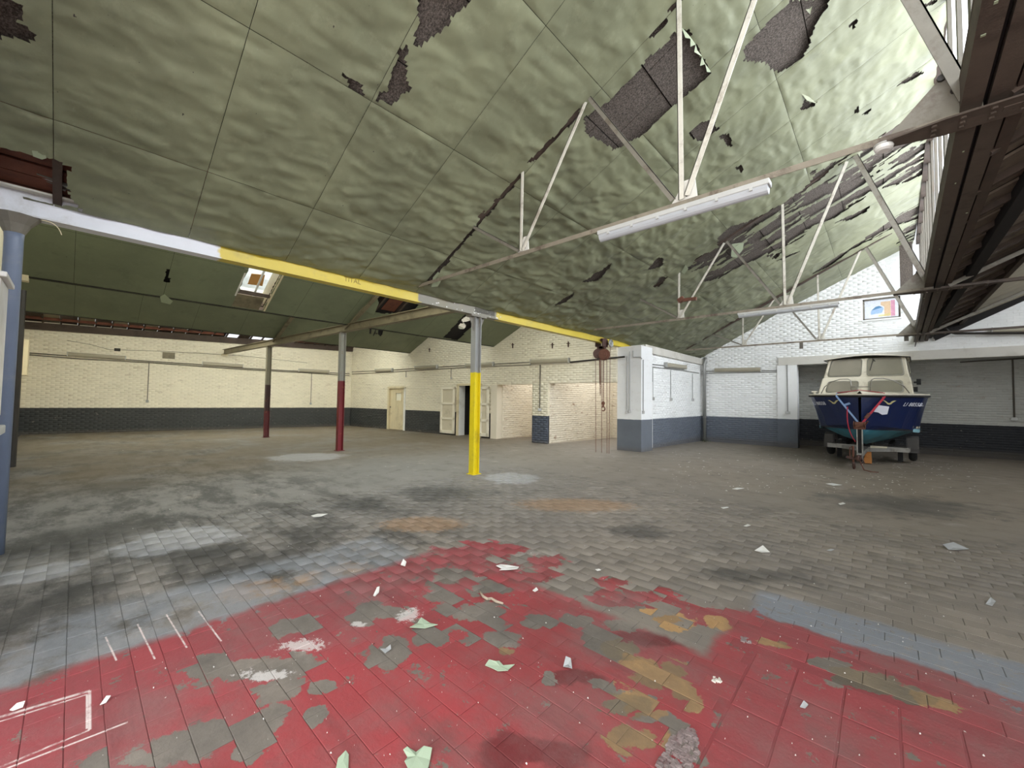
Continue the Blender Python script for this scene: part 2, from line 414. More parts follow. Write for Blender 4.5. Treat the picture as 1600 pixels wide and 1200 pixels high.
    redc = t.mix(t.math('MULTIPLY', t.ramp(t.noise(24, 5, 0.75), 0.6, 0.75), 0.45), redc, lin(160, 104, 104))
    burg = blobs([(790, 1178, 60, 40), (1000, 1000, 90, 14), (905, 1060, 60, 14), (860, 1180, 70, 30)])
    redc = t.mix(t.math('MULTIPLY', t.ramp(t.math('ADD', burg, ff), 0.0, 0.4), 0.7), redc, lin(84, 34, 36))
    dust = t.ramp(t.noise(1.25, 7, 0.7, t.vmath('ADD', P, (4, 1, 0))), 0.42, 0.66)
    redc = t.mix(t.math('MULTIPLY', dust, 0.55), redc, lin(128, 100, 98))
    redc = t.mix(t.math('MULTIPLY', t.ramp(streak, 0.5, 0.7), 0.35), redc, lin(96, 58, 58))
    inred = t.math('MAXIMUM', rA, rB)
    base = t.mix(t.math('MULTIPLY', t.math('MULTIPLY', inred, t.ramp(n2, 0.25, 0.6)), 0.45), base, lin(82, 78, 73))
    col = t.mix(red, base, redc)
    # joints filled with dirt where the paint has gone, paint dust specks
    col = t.mix(t.math('MULTIPLY', t.math('MULTIPLY', t.math('MULTIPLY', t.ramp(pz, -0.0016, -0.0028), t.math('MULTIPLY', t.mix_f(red, 0.62, 0.3), t.mix_f(t.ramp(px, -3.2, -1.8), 0.35, 1.0))), t.ramp(n2, 0.7, 0.4)), t.math('MULTIPLY', t.ramp(py, 6.5, 5.0), t.ramp(px, -6.0, -5.0))), col, t.mix(red, lin(78, 72, 66), lin(104, 48, 52)))
    spl = blobs([(640, 962, 30, 18), (470, 1010, 60, 14), (560, 975, 18, 8), (415, 1055, 60, 12)])
    col = t.mix(t.math('MULTIPLY', t.ramp(t.math('ADD', spl, t.math('MULTIPLY', t.math('SUBTRACT', t.noise(30, 5, 0.8), 0.5), 2.4)), 0.35, 0.6), 0.7), col, lin(206, 200, 196))
    col = t.mix(t.ramp(t.noise(55, 2, 0.5), 0.755, 0.775), col, lin(206, 202, 194))
    # chalk rectangle scratched at the left edge
    def line(a, b, w=0.012):
        a = on('Z', 0, *a); b = on('Z', 0, *b); d = b-a; L = np.linalg.norm(d[:2]); d = d/L; nn = np.array([-d[1], d[0], 0])
        al = t.math('ADD', t.vmath('DOT_PRODUCT', P, tuple(d), out=1), float(-(a@d))); ac = t.math('ADD', t.vmath('DOT_PRODUCT', P, tuple(nn), out=1), float(-(a@nn)))
        return t.math('MULTIPLY', t.ramp(t.math('ABSOLUTE', ac), w, w*0.3), t.math('MULTIPLY', t.math('GREATER_THAN', al, 0.0), t.math('LESS_THAN', al, float(L))))
    ln = None
    for a, b, w in (((-60, 1138), (140, 1079), .014), ((-60, 1146), (136, 1085), .008), ((140, 1079), (140, 1140), .008), ((136, 1085), (136, 1138), .006), ((140, 1140), (-60, 1224), .008), ((200, 1128), (-60, 1228), .008),
                    ((165, 995), (182, 1032), .006), ((215, 975), (242, 1030), .006), ((260, 960), (292, 1012), .006), ((310, 955), (346, 1002), .006)):
        q = line(a, b, w); ln = q if ln is None else t.math('MAXIMUM', ln, q)
    col = t.mix(t.math('MULTIPLY', ln, t.ramp(n3, 0.3, 0.55)), col, lin(206, 190, 186))
    ro = t.math('ADD', 0.5, t.math('MULTIPLY', n2, 0.3))
    bm = t.bump(t.math('ADD', t.noise(40, 6, 0.7), t.math('MULTIPLY', red, 0.25)), 0.5, 0.006)
    return t.done(col, ro, 0.0, bm, 0.35)

def sheet_material(name, c0, c1, c2):
    t = NT(name)
    n1 = t.noise(0.9, 5, 0.6); n2 = t.noise(7, 6, 0.7)
    col = t.mix(t.ramp(n1, 0.3, 0.7), lin(*c0), lin(*c1))
    col = t.mix(t.math('MULTIPLY', t.ramp(n2, 0.5, 0.8), 0.35), col, lin(*c2))
    col = t.mix(t.math('MULTIPLY', t.ramp(t.noise(2.2, 6, 0.72), 0.56, 0.7), 0.35), col, tuple(v*0.62 for v in lin(*c0)))
    col = t.mix(t.math('MULTIPLY', t.ramp(t.xyz()[0], -1.4, 0.6), 0.2), col, t.mix(n1, lin(128, 128, 96), lin(142, 140, 106)))
    # scuffed pale streaks and pin holes
    sc = t.noise(5, 6, 0.8, t.scaled(None, (0.5, 3.0, 1)))
    col = t.mix(t.math('MULTIPLY', t.ramp(sc, 0.66, 0.75), 0.35), col, lin(196, 200, 178))
    col = t.mix(t.ramp(t.noise(26, 2, 0.5), 0.77, 0.79), col, lin(50, 44, 40))
    return t.done(col, 0.5, 0.0, t.bump(t.noise(38, 4), 0.15, 0.004), 0.4)

M = {}
M['floor'] = floor_material()
M['cream'] = brick_paint('brick_cream_paint', (231, 222, 200), (62, 63, 62), 0.93)
M['white'] = brick_paint('brick_white_paint', (242, 242, 239), (98, 104, 113), 0.90, (170, 150, 130), 0.3)
M['whitenear'] = brick_paint('brick_offwhite_paint', (222, 212, 192), (80, 86, 96), -2.0, (140, 108, 86), 0.85)
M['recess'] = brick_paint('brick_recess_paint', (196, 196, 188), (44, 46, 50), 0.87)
M['pillar'] = brick_paint('pillar_plaster_paint', (238, 238, 236), (102, 107, 114), 0.92, (190, 180, 165), 0.2, 0.72)
M['pier'] = brick_paint('pier_brick_paint', (224, 216, 194), (78, 84, 96), 0.92)
M['sheet'] = sheet_material('ceiling_green_paint', (112, 114, 90), (130, 132, 104), (152, 154, 126))
M['sheet2'] = sheet_material('side_bay_green_paint', (108, 113, 90), (120, 126, 100), (130, 136, 110))
M['flap'] = plain('torn_lining_back', (150, 158, 130), 0.7, var=0.12)
M['board'] = (lambda t: t.done(t.mix(t.ramp(t.noise(60, 5, 0.8), 0.35, 0.7), lin(56, 50, 45), lin(120, 110, 101)), 0.9, 0, t.bump(t.noise(130, 4, 0.7), 0.8, 0.01), 0.2))(NT('fibre_board_brown'))
M['boardlight'] = M['board']
M['darkwood'] = plain('dark_stained_timber', (70, 56, 46), 0.75, var=0.35, scale=8, bump=0.4, dirt=(30, 24, 20))
M['redwood'] = plain('red_brown_roof_board', (96, 52, 34), 0.8, var=0.35, scale=9, bump=0.3, dirt=(40, 24, 18))
M['dark'] = plain('dark_roof_void', (30, 26, 24), 0.9, var=0.3)
M['beige'] = plain('beige_roof_lining', (150, 140, 118), 0.7, var=0.15, scale=3, dirt=(100, 90, 72), dirt_amt=0.4)
M['steelwhite'] = plain('truss_white_paint', (204, 198, 184), 0.5, var=0.15, scale=9, dirt=(120, 100, 80), dirt_amt=0.55)
M['steelgrey'] = plain('truss_grey_paint', (120, 114, 102), 0.55, var=0.2, scale=9, dirt=(80, 62, 48), dirt_amt=0.6)
M['steelbrown'] = plain('rusty_brown_girder', (82, 70, 60), 0.65, var=0.3, scale=8, bump=0.4, dirt=(46, 32, 26), dirt_amt=0.6)
M['tie'] = plain('tie_beam_drab_paint', (126, 116, 92), 0.55, var=0.2, scale=5, dirt=(70, 58, 42), dirt_amt=0.6)
M['galv'] = plain('galvanised_pipe', (150, 150, 146), 0.4, 0.5, 0.15, 8)
M['conduit'] = plain('conduit_grey_paint', (92, 86, 76), 0.6, var=0.2)
M['bluepipe'] = plain('grey_blue_painted_pipe', (112, 122, 142), 0.4, var=0.12, scale=5, dirt=(150, 150, 150), dirt_amt=0.3)
M['whitepaint'] = plain('white_gloss_paint', (228, 226, 220), 0.45, var=0.06, scale=4, dirt=(170, 158, 140), dirt_amt=0.3)
M['doorcream'] = plain('cream_door_paint', (214, 200, 166), 0.5, var=0.08, scale=4, dirt=(150, 134, 106), dirt_amt=0.4)
M['housing'] = plain('light_fitting_housing', (184, 183, 178), 0.45, var=0.08, dirt=(150, 142, 128), dirt_amt=0.3)
M['diffuser'] = plain('light_fitting_diffuser', (176, 178, 180), 0.25, var=0.05, scale=3, bump=0)
M['black'] = plain('black_rubber', (26, 25, 25), 0.8, var=0.25)
M['rust'] = plain('rusty_chain_steel', (112, 72, 56), 0.7, 0.2, 0.35, 20, 0.4, dirt=(60, 40, 32))
M['rustdark'] = plain('rusty_dark_casting', (82, 56, 48), 0.6, 0.2, 0.3, 14, 0.4, dirt=(40, 28, 24))
M['lead'] = plain('mill_scale', (58, 54, 50), 0.5, 0.4, 0.2)
M['concrete'] = plain('concrete_lintel', (206, 202, 192), 0.75, var=0.1, scale=3, dirt=(150, 140, 122), dirt_amt=0.4)
def glass_mat(name, tint, trans=0.7, rough=0.15, haze=0.2):
    t = NT(name); tr = t.n('ShaderNodeBsdfTransparent'); tr.inputs[0].default_value = (*tint, 1)
    gl = t.n('ShaderNodeBsdfGlossy'); gl.inputs['Roughness'].default_value = rough; gl.inputs[0].default_value = (0.9, 0.92, 0.95, 1)
    tl = t.n('ShaderNodeBsdfTranslucent'); tl.inputs[0].default_value = (*tint, 1)
    m1 = t.n('ShaderNodeMixShader'); t.put(m1.inputs[0], t.math('MULTIPLY', t.noise(2.5, 5, 0.7), haze*2)); t.t.links.new(tr.outputs[0], m1.inputs[1]); t.t.links.new(tl.outputs[0], m1.inputs[2])
    m2 = t.n('ShaderNodeMixShader'); m2.inputs[0].default_value = 1-trans; t.t.links.new(m1.outputs[0], m2.inputs[1]); t.t.links.new(gl.outputs[0], m2.inputs[2])
    t.t.links.new(m2.outputs[0], t.out.inputs[0]); return t.mat
M['glass'] = glass_mat('dirty_window_glass', (0.95, 0.97, 1.0), 0.92, 0.2, 0.35)
M['rooflight'] = glass_mat('roof_light_glass', (0.95, 0.97, 0.93), 0.94, 0.3, 0.5)

# ---------------------------------------------------------------- floor
YROWS = [-1.2, 11.0, 19.6]
def floor_z1(y): return float(floor_z(y))
fl = MB()
for (x0, x1) in ((-23.5, 6.2),):
    v = [(x, y, floor_z1(y)-0.0035) for y in YROWS for x in (x0, x1)]
    v += [(x, y, floor_z1(y)-0.3) for y in YROWS for x in (x0, x1)]
    fl.add(v, [(0, 1, 3, 2), (2, 3, 5, 4), (6, 8, 9, 7), (8, 10, 11, 9), (0, 6, 7, 1), (4, 5, 11, 10), (0, 2, 8, 6), (2, 4, 10, 8), (1, 7, 9, 3), (3, 9, 11, 5)])
floor = tag(fl.build('floor', M['floor']), kind='structure')

def paver_mesh(name, L, W):
    b = 0.002; z0, z1 = -0.0035, 0.0; x, y = L/2, W/2
    v = [(-x, -y, z0), (x, -y, z0), (x, y, z0), (-x, y, z0), (-x, -y, z1-b*0.7), (x, -y, z1-b*0.7), (x, y, z1-b*0.7), (-x, y, z1-b*0.7),
         (-x+b, -y+b, z1), (x-b, -y+b, z1), (x-b, y-b, z1), (-x+b, y-b, z1)]
    f = [(0, 1, 5, 4), (1, 2, 6, 5), (2, 3, 7, 6), (3, 0, 4, 7), (4, 5, 9, 8), (5, 6, 10, 9), (6, 7, 11, 10), (7, 4, 8, 11), (8, 9, 10, 11)]
    return v, f
cells = []   # x, y, L, W, mesh key
CO, BL = 0.122, 0.24
# square paving tiles right of the groove
TX0, TX1, TY1 = -0.57, 0.44, 2.75
ix = 0
x = TX0
while x < 1.9:
    y = TY1
    while y > -0.9:
        cells.append((x+0.1, y-0.1375, 0.19, 0.263, 'tile')); y -= 0.275
    x += 0.2
j = 0
y = -0.95
while y < 6.6:
    off = (j % 2)*BL/2+0.02*math.sin(j*1.7)
    x = -6.0+off
    while x < 3.2:
        cx, cy = x+BL/2, y+CO/2
        if not (cx+BL/2 > TX0-0.02 and cx < 1.9 and cy-CO/2 < TY1):
            cells.append((cx, cy, BL-0.0035, CO-0.0028, 'brick'))
        elif cx < TX0-0.02 and cy-CO/2 < TY1 and TX0-(cx-BL/2) > 0.06:
            w = TX0-(cx-BL/2)
            cells.append((cx-BL/2+w/2-0.004, cy, w-0.008, CO-0.004, 'cut'))
        x += BL
    y += CO; j += 1
size = []
for i, c in enumerate(cells):
    P = np.array([c[0], c[1], 0.0]); X, Y, w = proj(P)
    s = 0.0
    if w > 0.3 and -40 < X < 1640 and -40 < Y < 1250: s = c[2]*c[3]/w**3
    size.append(s)
order = np.argsort(size)[::-1]
single = set(int(k) for k in order[:300])
meshes = {}
SV, SF = [], []
for i, (x, y, L, W, key) in enumerate(cells):
    h = _hash(np.int64(i), np.int64(3), 5); h2 = _hash(np.int64(i), np.int64(9), 5)
    dz = (h-0.6)*0.0022; tx = (h2-0.5)*0.006; ty = (h-0.5)*0.003
    if i in single:
        k = (key, round(L, 2), round(W, 2))
        if k not in meshes:
            me = bpy.data.meshes.new(key if key != 'cut' else 'brick'); v, f = paver_mesh(key, L, W); me.from_pydata(v, [], f); me.materials.append(M['floor']); meshes[k] = me
        o = bpy.data.objects.new('paving_tile' if key == 'tile' else 'brick', meshes[k])
        o.location = (x, y, dz); o.rotation_euler = (tx, ty, (h2-0.5)*0.02); o.parent = floor
        COL.objects.link(o)
    else:
        v, f = paver_mesh(key, L, W)
        b = len(SV); SV += [(x+a, y+c+0, z+dz+a*ty*0.6+c*tx) for a, c, z in v]; SF += [tuple(b+q for q in g) for g in f]
tag(link('brick_paving', grid_mesh('brick_paving', SV, SF), M['floor'], floor), kind='stuff')

# ---------------------------------------------------------------- brick walls
BR_L, BR_H = 0.228, 0.075
def wall(name, A, B, zt, mat, openings=(), t=0.3, zb=-0.25, breaks=(), single_bricks=0, skip_bricks=False, side=1, parts=None):
    """wall from A to B (room on the left of A->B when side=1); zt: height or function of distance; openings (u0,u1,z0,z1)"""
    A = np.array(A, float); B = np.array(B, float); L = np.linalg.norm(B-A); d = (B-A)/L; n = np.array([-d[1], d[0]])*side
    zf = zt if callable(zt) else (lambda u: zt)
    us = sorted(set([0.0, L]+[u for o in openings for u in o[:2] if 0 < u < L]+[b for b in breaks if 0 < b < L]))
    mb = MB()
    P = lambda u, z, q: (A[0]+d[0]*u-n[0]*q, A[1]+d[1]*u-n[1]*q, z)
    for u0, u1 in zip(us[:-1], us[1:]):
        um = (u0+u1)/2; ops = sorted([o for o in openings if o[0] < um < o[1]], key=lambda o: o[2])
        segs = []; z = zb
        for o in ops:
            if o[2] > z+1e-3: segs.append((z, z, o[2], o[2]))
            z = o[3]
        segs.append((z, z, zf(u0+1e-4), zf(u1-1e-4)))
        for za0, za1, zb0, zb1 in segs:
            if max(zb0, zb1) <= za0: continue
            v = [P(u0, za0, 0), P(u1, za1, 0), P(u1, zb1, 0), P(u0, zb0, 0), P(u0, za0, t), P(u1, za1, t), P(u1, zb1, t), P(u0, zb0, t)]
            mb.add(v, [(0, 1, 2, 3), (5, 4, 7, 6), (0, 3, 7, 4), (1, 5, 6, 2), (3, 2, 6, 7), (0, 4, 5, 1)])
    w = tag(mb.build(name, mat), kind='structure')
    if skip_bricks: return w
    items = []
    j = 0; z = 0.0
    zmax = max(zf(u) for u in np.linspace(0, L, 60))
    while z < zmax:
        off = -(j % 2)*BR_L/2
        u = off
        zc = z+BR_H/2
        blocks = sorted([(o[0], o[1]) for o in openings if o[2]-0.01 < zc < o[3]+0.01])
        while u < L:
            a, b = max(u, 0.0), min(u+BR_L, L)
            for o0, o1 in blocks:
                if a < o1 and b > o0:
                    if a >= o0 and b <= o1: a = b = 0; break
                    if a < o0: b = min(b, o0)
                    else: a = o1
            if b-a > 0.05 and z+BR_H < min(zf(min(max(a, 1e-3), L-1e-3)), zf(min(max(b, 1e-3), L-1e-3))):
                items.append((a, b, z))
            u += BR_L
        z += BR_H; j += 1
    def brick(a, b, z, k):
        g = 0.0045; pr = 0.002+0.005*float(_hash(np.int64(k), np.int64(11), 3)); a += g; b -= g
        v = [P(a, z+g, -0.0), P(b, z+g, 0), P(b, z+BR_H-g, 0), P(a, z+BR_H-g, 0), P(a+.004, z+g+.004, -pr), P(b-.004, z+g+.004, -pr), P(b-.004, z+BR_H-g-.004, -pr), P(a+.004, z+BR_H-g-.004, -pr)]
        return v, [(0, 1, 5, 4), (1, 2, 6, 5), (2, 3, 7, 6), (3, 0, 4, 7), (4, 5, 6, 7)]
    sz = []
    for a, b, z in items:
        X, Y, wd = proj(np.array(P((a+b)/2, z, 0)))
        sz.append((b-a)/wd**2 if wd > 0.3 and -10 < X < 1610 and 0 < Y < 1200 and z > 0.05 else 0)
    top = set(int(k) for k in np.argsort(sz)[::-1][:single_bricks]) if single_bricks else set()
    V, F = [], []; cache = {}
    for k, (a, b, z) in enumerate(items):
        if k in top:
            c = np.array(P((a+b)/2, z+BR_H/2, 0)); key = (round(b-a, 3), k % 5)
            if key not in cache:
                v, f = brick(a, b, z, k); me = bpy.data.meshes.new('brick'); me.from_pydata([tuple(np.array(q)-c) for q in v], [], f); me.materials.append(mat); cache[key] = me
            o = bpy.data.objects.new('brick', cache[key]); o.location = tuple(c); o.parent = w; COL.objects.link(o)
        else:
            v, f = brick(a, b, z, k); m = len(V); V += v; F += [tuple(m+q for q in g) for g in f]
    if V:
        tag(link('brickwork', grid_mesh('brickwork', V, F), mat, w), kind='stuff')
    return w

BWA, BWB = np.array([-20.31, 9.73]), np.array([-5.88, 11.0])
BWd = (BWB-BWA)/np.linalg.norm(BWB-BWA); BWn = np.array([BWd[1], -BWd[0]])   # into the room (towards -Y)
def ub(x, y): return float((onp(BWA, BWB, x, y)[:2]-BWA)@BWd)
def bw(u, z, off=0.0): return np.array([BWA[0]+BWd[0]*u+BWn[0]*off, BWA[1]+BWd[1]*u+BWn[1]*off, z])
LBW = float(np.linalg.norm(BWB-BWA))
D1 = (ub(606, 640), ub(633, 640)); D2 = (ub(716.5, 640), ub(751, 640)); R1 = (ub(776, 640), ub(832, 640)); R2 = (ub(858, 640), ub(964, 640))
# top of the back wall is hidden above the lined slopes; openings: plank door, double doors, two alcoves
wall_back = wall('wall_back', BWB, BWA, 4.9, M['cream'], [(LBW-D1[1], LBW-D1[0], -.3, 1.98), (LBW-D2[1], LBW-D2[0], -.3, 2.0), (LBW-R1[1], LBW-R1[0], -.3, 2.0), (LBW-R2[1], LBW-R2[0], -.3, 2.02)], t=0.32)
LWA, LWB = np.array([-22.3, -1.4]), np.array([-20.31, 9.73])
wall_left = wall('wall_left', LWB, LWA, 4.02, M['cream'], t=0.3)
# rooms behind the alcoves
wall('wall_alcove_left', (bw(R1[0]-0.0, 0)[0], bw(R1[0], 0)[1]+0.3), (bw(R1[0], 0)[0]-0.1, 15.4), 3.0, M['whitenear'], t=0.2, side=-1)
wall('wall_alcove_middle', (bw(R2[0], 0)[0], bw(R2[0], 0)[1]+0.02), (bw(R2[0], 0)[0]-0.1, 15.4), 3.0, M['whitenear'], t=0.3, side=-1)
wall('wall_alcove_rear', (-5.6, 15.3), (-14.0, 15.3), 3.0, M['whitenear'], t=0.2)
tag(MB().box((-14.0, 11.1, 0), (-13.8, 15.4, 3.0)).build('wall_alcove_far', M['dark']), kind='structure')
# end wall (gable), recess behind it, side wall, right wall, front walls
GY, RY = 17.2, 18.9
WIN = (-0.45, 0.43, 4.17, 4.84)
OPX = -2.22
# A->B runs right to left so that the room side faces the camera
gx = 5.7
def gtop(u):
    X = gx-u
    return 6.75 if X < 0.72 else 3.55+0.475*(X-0.75)+0.25
wall_gable = wall('wall_gable', (gx, GY), (-5.9, GY), gtop, M['white'], [(gx-WIN[1], gx-WIN[0], WIN[2], WIN[3]), (-0.1, gx-OPX, -.3, 2.81)], t=0.32, breaks=(gx-0.72,), single_bricks=300)
wall('wall_recess', (gx, RY), (-2.7, RY), 3.1, M['recess'], t=0.2)
tag(MB().box((-2.75, GY+0.32, -0.3), (-2.5, RY, 3.1)).build('wall_recess_left', M['recess']), kind='structure')
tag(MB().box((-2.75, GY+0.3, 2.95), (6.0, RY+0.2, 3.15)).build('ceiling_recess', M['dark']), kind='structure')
SX = -5.42
wall_side = wall('wall_side', (SX, GY), (SX, 11.82), 3.2, M['white'], [(GY-12.40, GY-11.95, -.3, 2.02)], t=0.4)
tag(MB().box((SX-0.36, 11.95, -0.2), (SX-0.3, 12.4, 2.1)).build('wall_side_reveal', M['white']), kind='structure')
wall('wall_right', (gx, -0.9), (gx, RY), 3.9, M['recess'], t=0.3, skip_bricks=True)
wall('wall_front', (-3.2, -0.62), (-6.05, -0.62), 6.6, M['pillar'], t=0.3, skip_bricks=True, side=-1)
tag(MB().box((-3.2, -0.92, 3.3), (5.9, -0.62, 6.7)).build('wall_front_upper', M['pillar']), kind='structure')
tag(MB().box((3.0, -0.92, -0.2), (5.9, -0.62, 3.3)).build('wall_front_right', M['pillar']), kind='structure')
wall('wall_front_left', (-22.3, -1.36), (-6.0, -0.60), 5.2, M['cream'], t=0.3, skip_bricks=True, side=1)

# pillar at the end of the crane beam, and the brick pier between the alcoves
pl = MB().box((-5.90, 11.08, -0.1), (-5.14, 11.84, 3.08))
tag(pl.build('wall_pillar', M['pillar']), kind='structure')
pr = MB()
u0, u1 = R1[1]+0.02, R2[0]-0.02
pr.add([bw(u0, -.2, 0.05), bw(u1, -.2, 0.05), bw(u1, 2.0, 0.05), bw(u0, 2.0, 0.05), bw(u0, -.2, -.3), bw(u1, -.2, -.3), bw(u1, 2.0, -.3), bw(u0, 2.0, -.3)],
       [(0, 1, 2, 3), (5, 4, 7, 6), (0, 3, 7, 4), (1, 5, 6, 2), (3, 2, 6, 7), (0, 4, 5, 1)])
pier = tag(pr.build('wall_pier', M['pier']), kind='structure')
V, F = [], []
z = 0.0; j = 0
while z < 1.98:
    a = u0-(j % 2)*BR_L/2
    while a < u1:
        p0, p1 = max(a, u0)+.006, min(a+BR_L, u1)-.006
        if p1-p0 > 0.04:
            m = len(V); q = 0.058; V += [bw(p0, z+.006, .05), bw(p1, z+.006, .05), bw(p1, z+.069, .05), bw(p0, z+.069, .05), bw(p0+.004, z+.01, q), bw(p1-.004, z+.01, q), bw(p1-.004, z+.065, q), bw(p0+.004, z+.065, q)]
            F += [tuple(m+i for i in g) for g in ((0, 1, 5, 4), (1, 2, 6, 5), (2, 3, 7, 6), (3, 0, 4, 7), (4, 5, 6, 7))]
        a += BR_L
    z += BR_H; j += 1
tag(link('brickwork', grid_mesh('brickwork', V, F), M['pier'], pier), kind='stuff')
# shallow pier left of the recess, lintel over the recess, band on the side wall
tag(MB().box((-2.81, GY-0.06, -0.2), (OPX, GY+0.02, 2.81)).build('wall_recess_pier', M['white']), kind='structure')
tag(MB().box((-2.78, GY-0.07, 2.81), (gx, GY+0.1, 3.09)).build('trim_lintel', M['concrete'], bevel=0.01), kind='structure')
# ---------------------------------------------------------------- lined ceilings
SLOPE = 0.475
def zroof(X, Y):
    X = np.asarray(X, float); Y = np.asarray(Y, float)
    t = np.clip((Y-11.0)/2.5, 0, 1); t = t*t*(3-2*t)
    return 3.35+SLOPE*(X+5.65)-0.22*t*np.clip(1-(X+5.65)/3.0, 0, 1)
def px_roof(pts): return [tuple(onslope(-5.65, 3.35, SLOPE, *p)[:2]) for p in pts]
HOLES = [px_roof(h) for h in (
    [(645, 67), (657, 70), (698, 42), (703, 25), (730, 7), (742, -12), (655, -12), (653, 40)],
    [(625, 77), (640, 72), (635, 100), (637, 133), (643, 138), (610, 163), (590, 150), (603, 140), (615, 103)],
    [(533, 113), (543, 116), (553, 125), (570, 145), (567, 149), (547, 141)],
    [(911, 184), (928, 172), (950, 160), (969, 139), (1029, 75), (1065, 43), (1080, 54), (1089, 75), (1102, 101), (1111, 112), (1087, 135), (1061, 159), (1031, 186), (997, 214), (988, 219), (975, 227), (958, 233), (937, 220), (914, 205)],
    [(1159, 81), (1170, 66), (1192, 43), (1224, 11), (1234, -2), (1296, -2), (1292, 11), (1277, 32), (1267, 54), (1256, 88), (1239, 97), (1219, 114), (1211, 109), (1187, 94), (1164, 96)],
    [(1076, 207), (1091, 194), (1108, 184), (1114, 188), (1122, 203), (1095, 219), (1076, 212)],
    [(1125, 211), (1129, 208), (1140, 211), (1146, 227), (1138, 229), (1129, 220)],
    [(1148, 261), (1155, 257), (1162, 265), (1157, 271)],
    [(1250, 173), (1258, 155), (1275, 160), (1272, 166)],
    [(1335, 176), (1340, 163), (1345, 167), (1342, 174)], [(1347, 178), (1361, 169), (1358, 176), (1350, 181)], [(1324, 40), (1342, 27), (1329, 53), (1328, 43)],
    [(1010, 422), (1028, 402), (1038, 404), (1037, 414), (1020, 420)], [(1021, 447), (1032, 432), (1042, 433), (1028, 449)],
    [(910, 440), (930, 427), (956, 411), (953, 418), (934, 439)], [(865, 478), (880, 467), (898, 456), (896, 463), (880, 473)],
    [(824, 253), (855, 220), (880, 196), (904, 172), (911, 178), (880, 205), (837, 251)], [(738, 357), (752, 342), (766, 325), (790, 295), (812, 272), (816, 277), (796, 299), (770, 329), (755, 345), (741, 359)],
    [(664, 442), (676, 428), (688, 413), (702, 398), (715, 385), (727, 369), (738, 355), (742, 358), (730, 373), (718, 389), (704, 402), (692, 418), (680, 432), (668, 446)],
    [(1014, 56), (1028, 40), (1041, 28), (1046, 31), (1030, 46), (1018, 58)], [(1040, 20), (1060, -2), (1068, -2), (1052, 16)],
    [(-20, -10), (25, -5), (35, 17), (28, 30), (65, 57), (50, 67), (35, 62), (0, 56), (-20, 56)], [(-15, 226), (40, 240), (108, 255), (107, 300), (125, 325), (-15, 300)],
    [(1408, 25), (1440, 8), (1466, -4), (1468, 2), (1440, 14)], [(1400, 135), (1415, 122), (1430, 112), (1444, 112), (1424, 126)], [(1450, 70), (1467, 58), (1467, 66), (1456, 74)],
    [(1212, 408), (1230, 398), (1250, 392), (1228, 404)], [(1306, 347), (1330, 336), (1358, 322), (1356, 329), (1330, 343)],
)]
PEEL = [(px_roof(h), th) for h, th in (
    ([(1071, 419), (1090, 401), (1120, 388), (1122, 371), (1140, 355), (1174, 343), (1200, 330), (1227, 314), (1253, 297), (1270, 280), (1267, 266), (1308, 252), (1338, 230), (1376, 211), (1410, 190), (1462, 150), (1480, 150), (1470, 200), (1448, 268), (1414, 285), (1372, 296), (1338, 318), (1304, 340), (1270, 352), (1253, 371), (1228, 386), (1212, 406), (1200, 400), (1164, 412), (1123, 434), (1099, 440), (1099, 430), (1133, 412), (1105, 416), (1082, 424)], 0.36),
    ([(1267, 429), (1294, 410), (1328, 386), (1369, 360), (1403, 335), (1448, 312), (1450, 338), (1400, 352), (1376, 369), (1331, 390), (1294, 417)], 0.30),
    ([(1415, 350), (1448, 338), (1446, 372), (1420, 376), (1400, 385)], 0.5),
)]
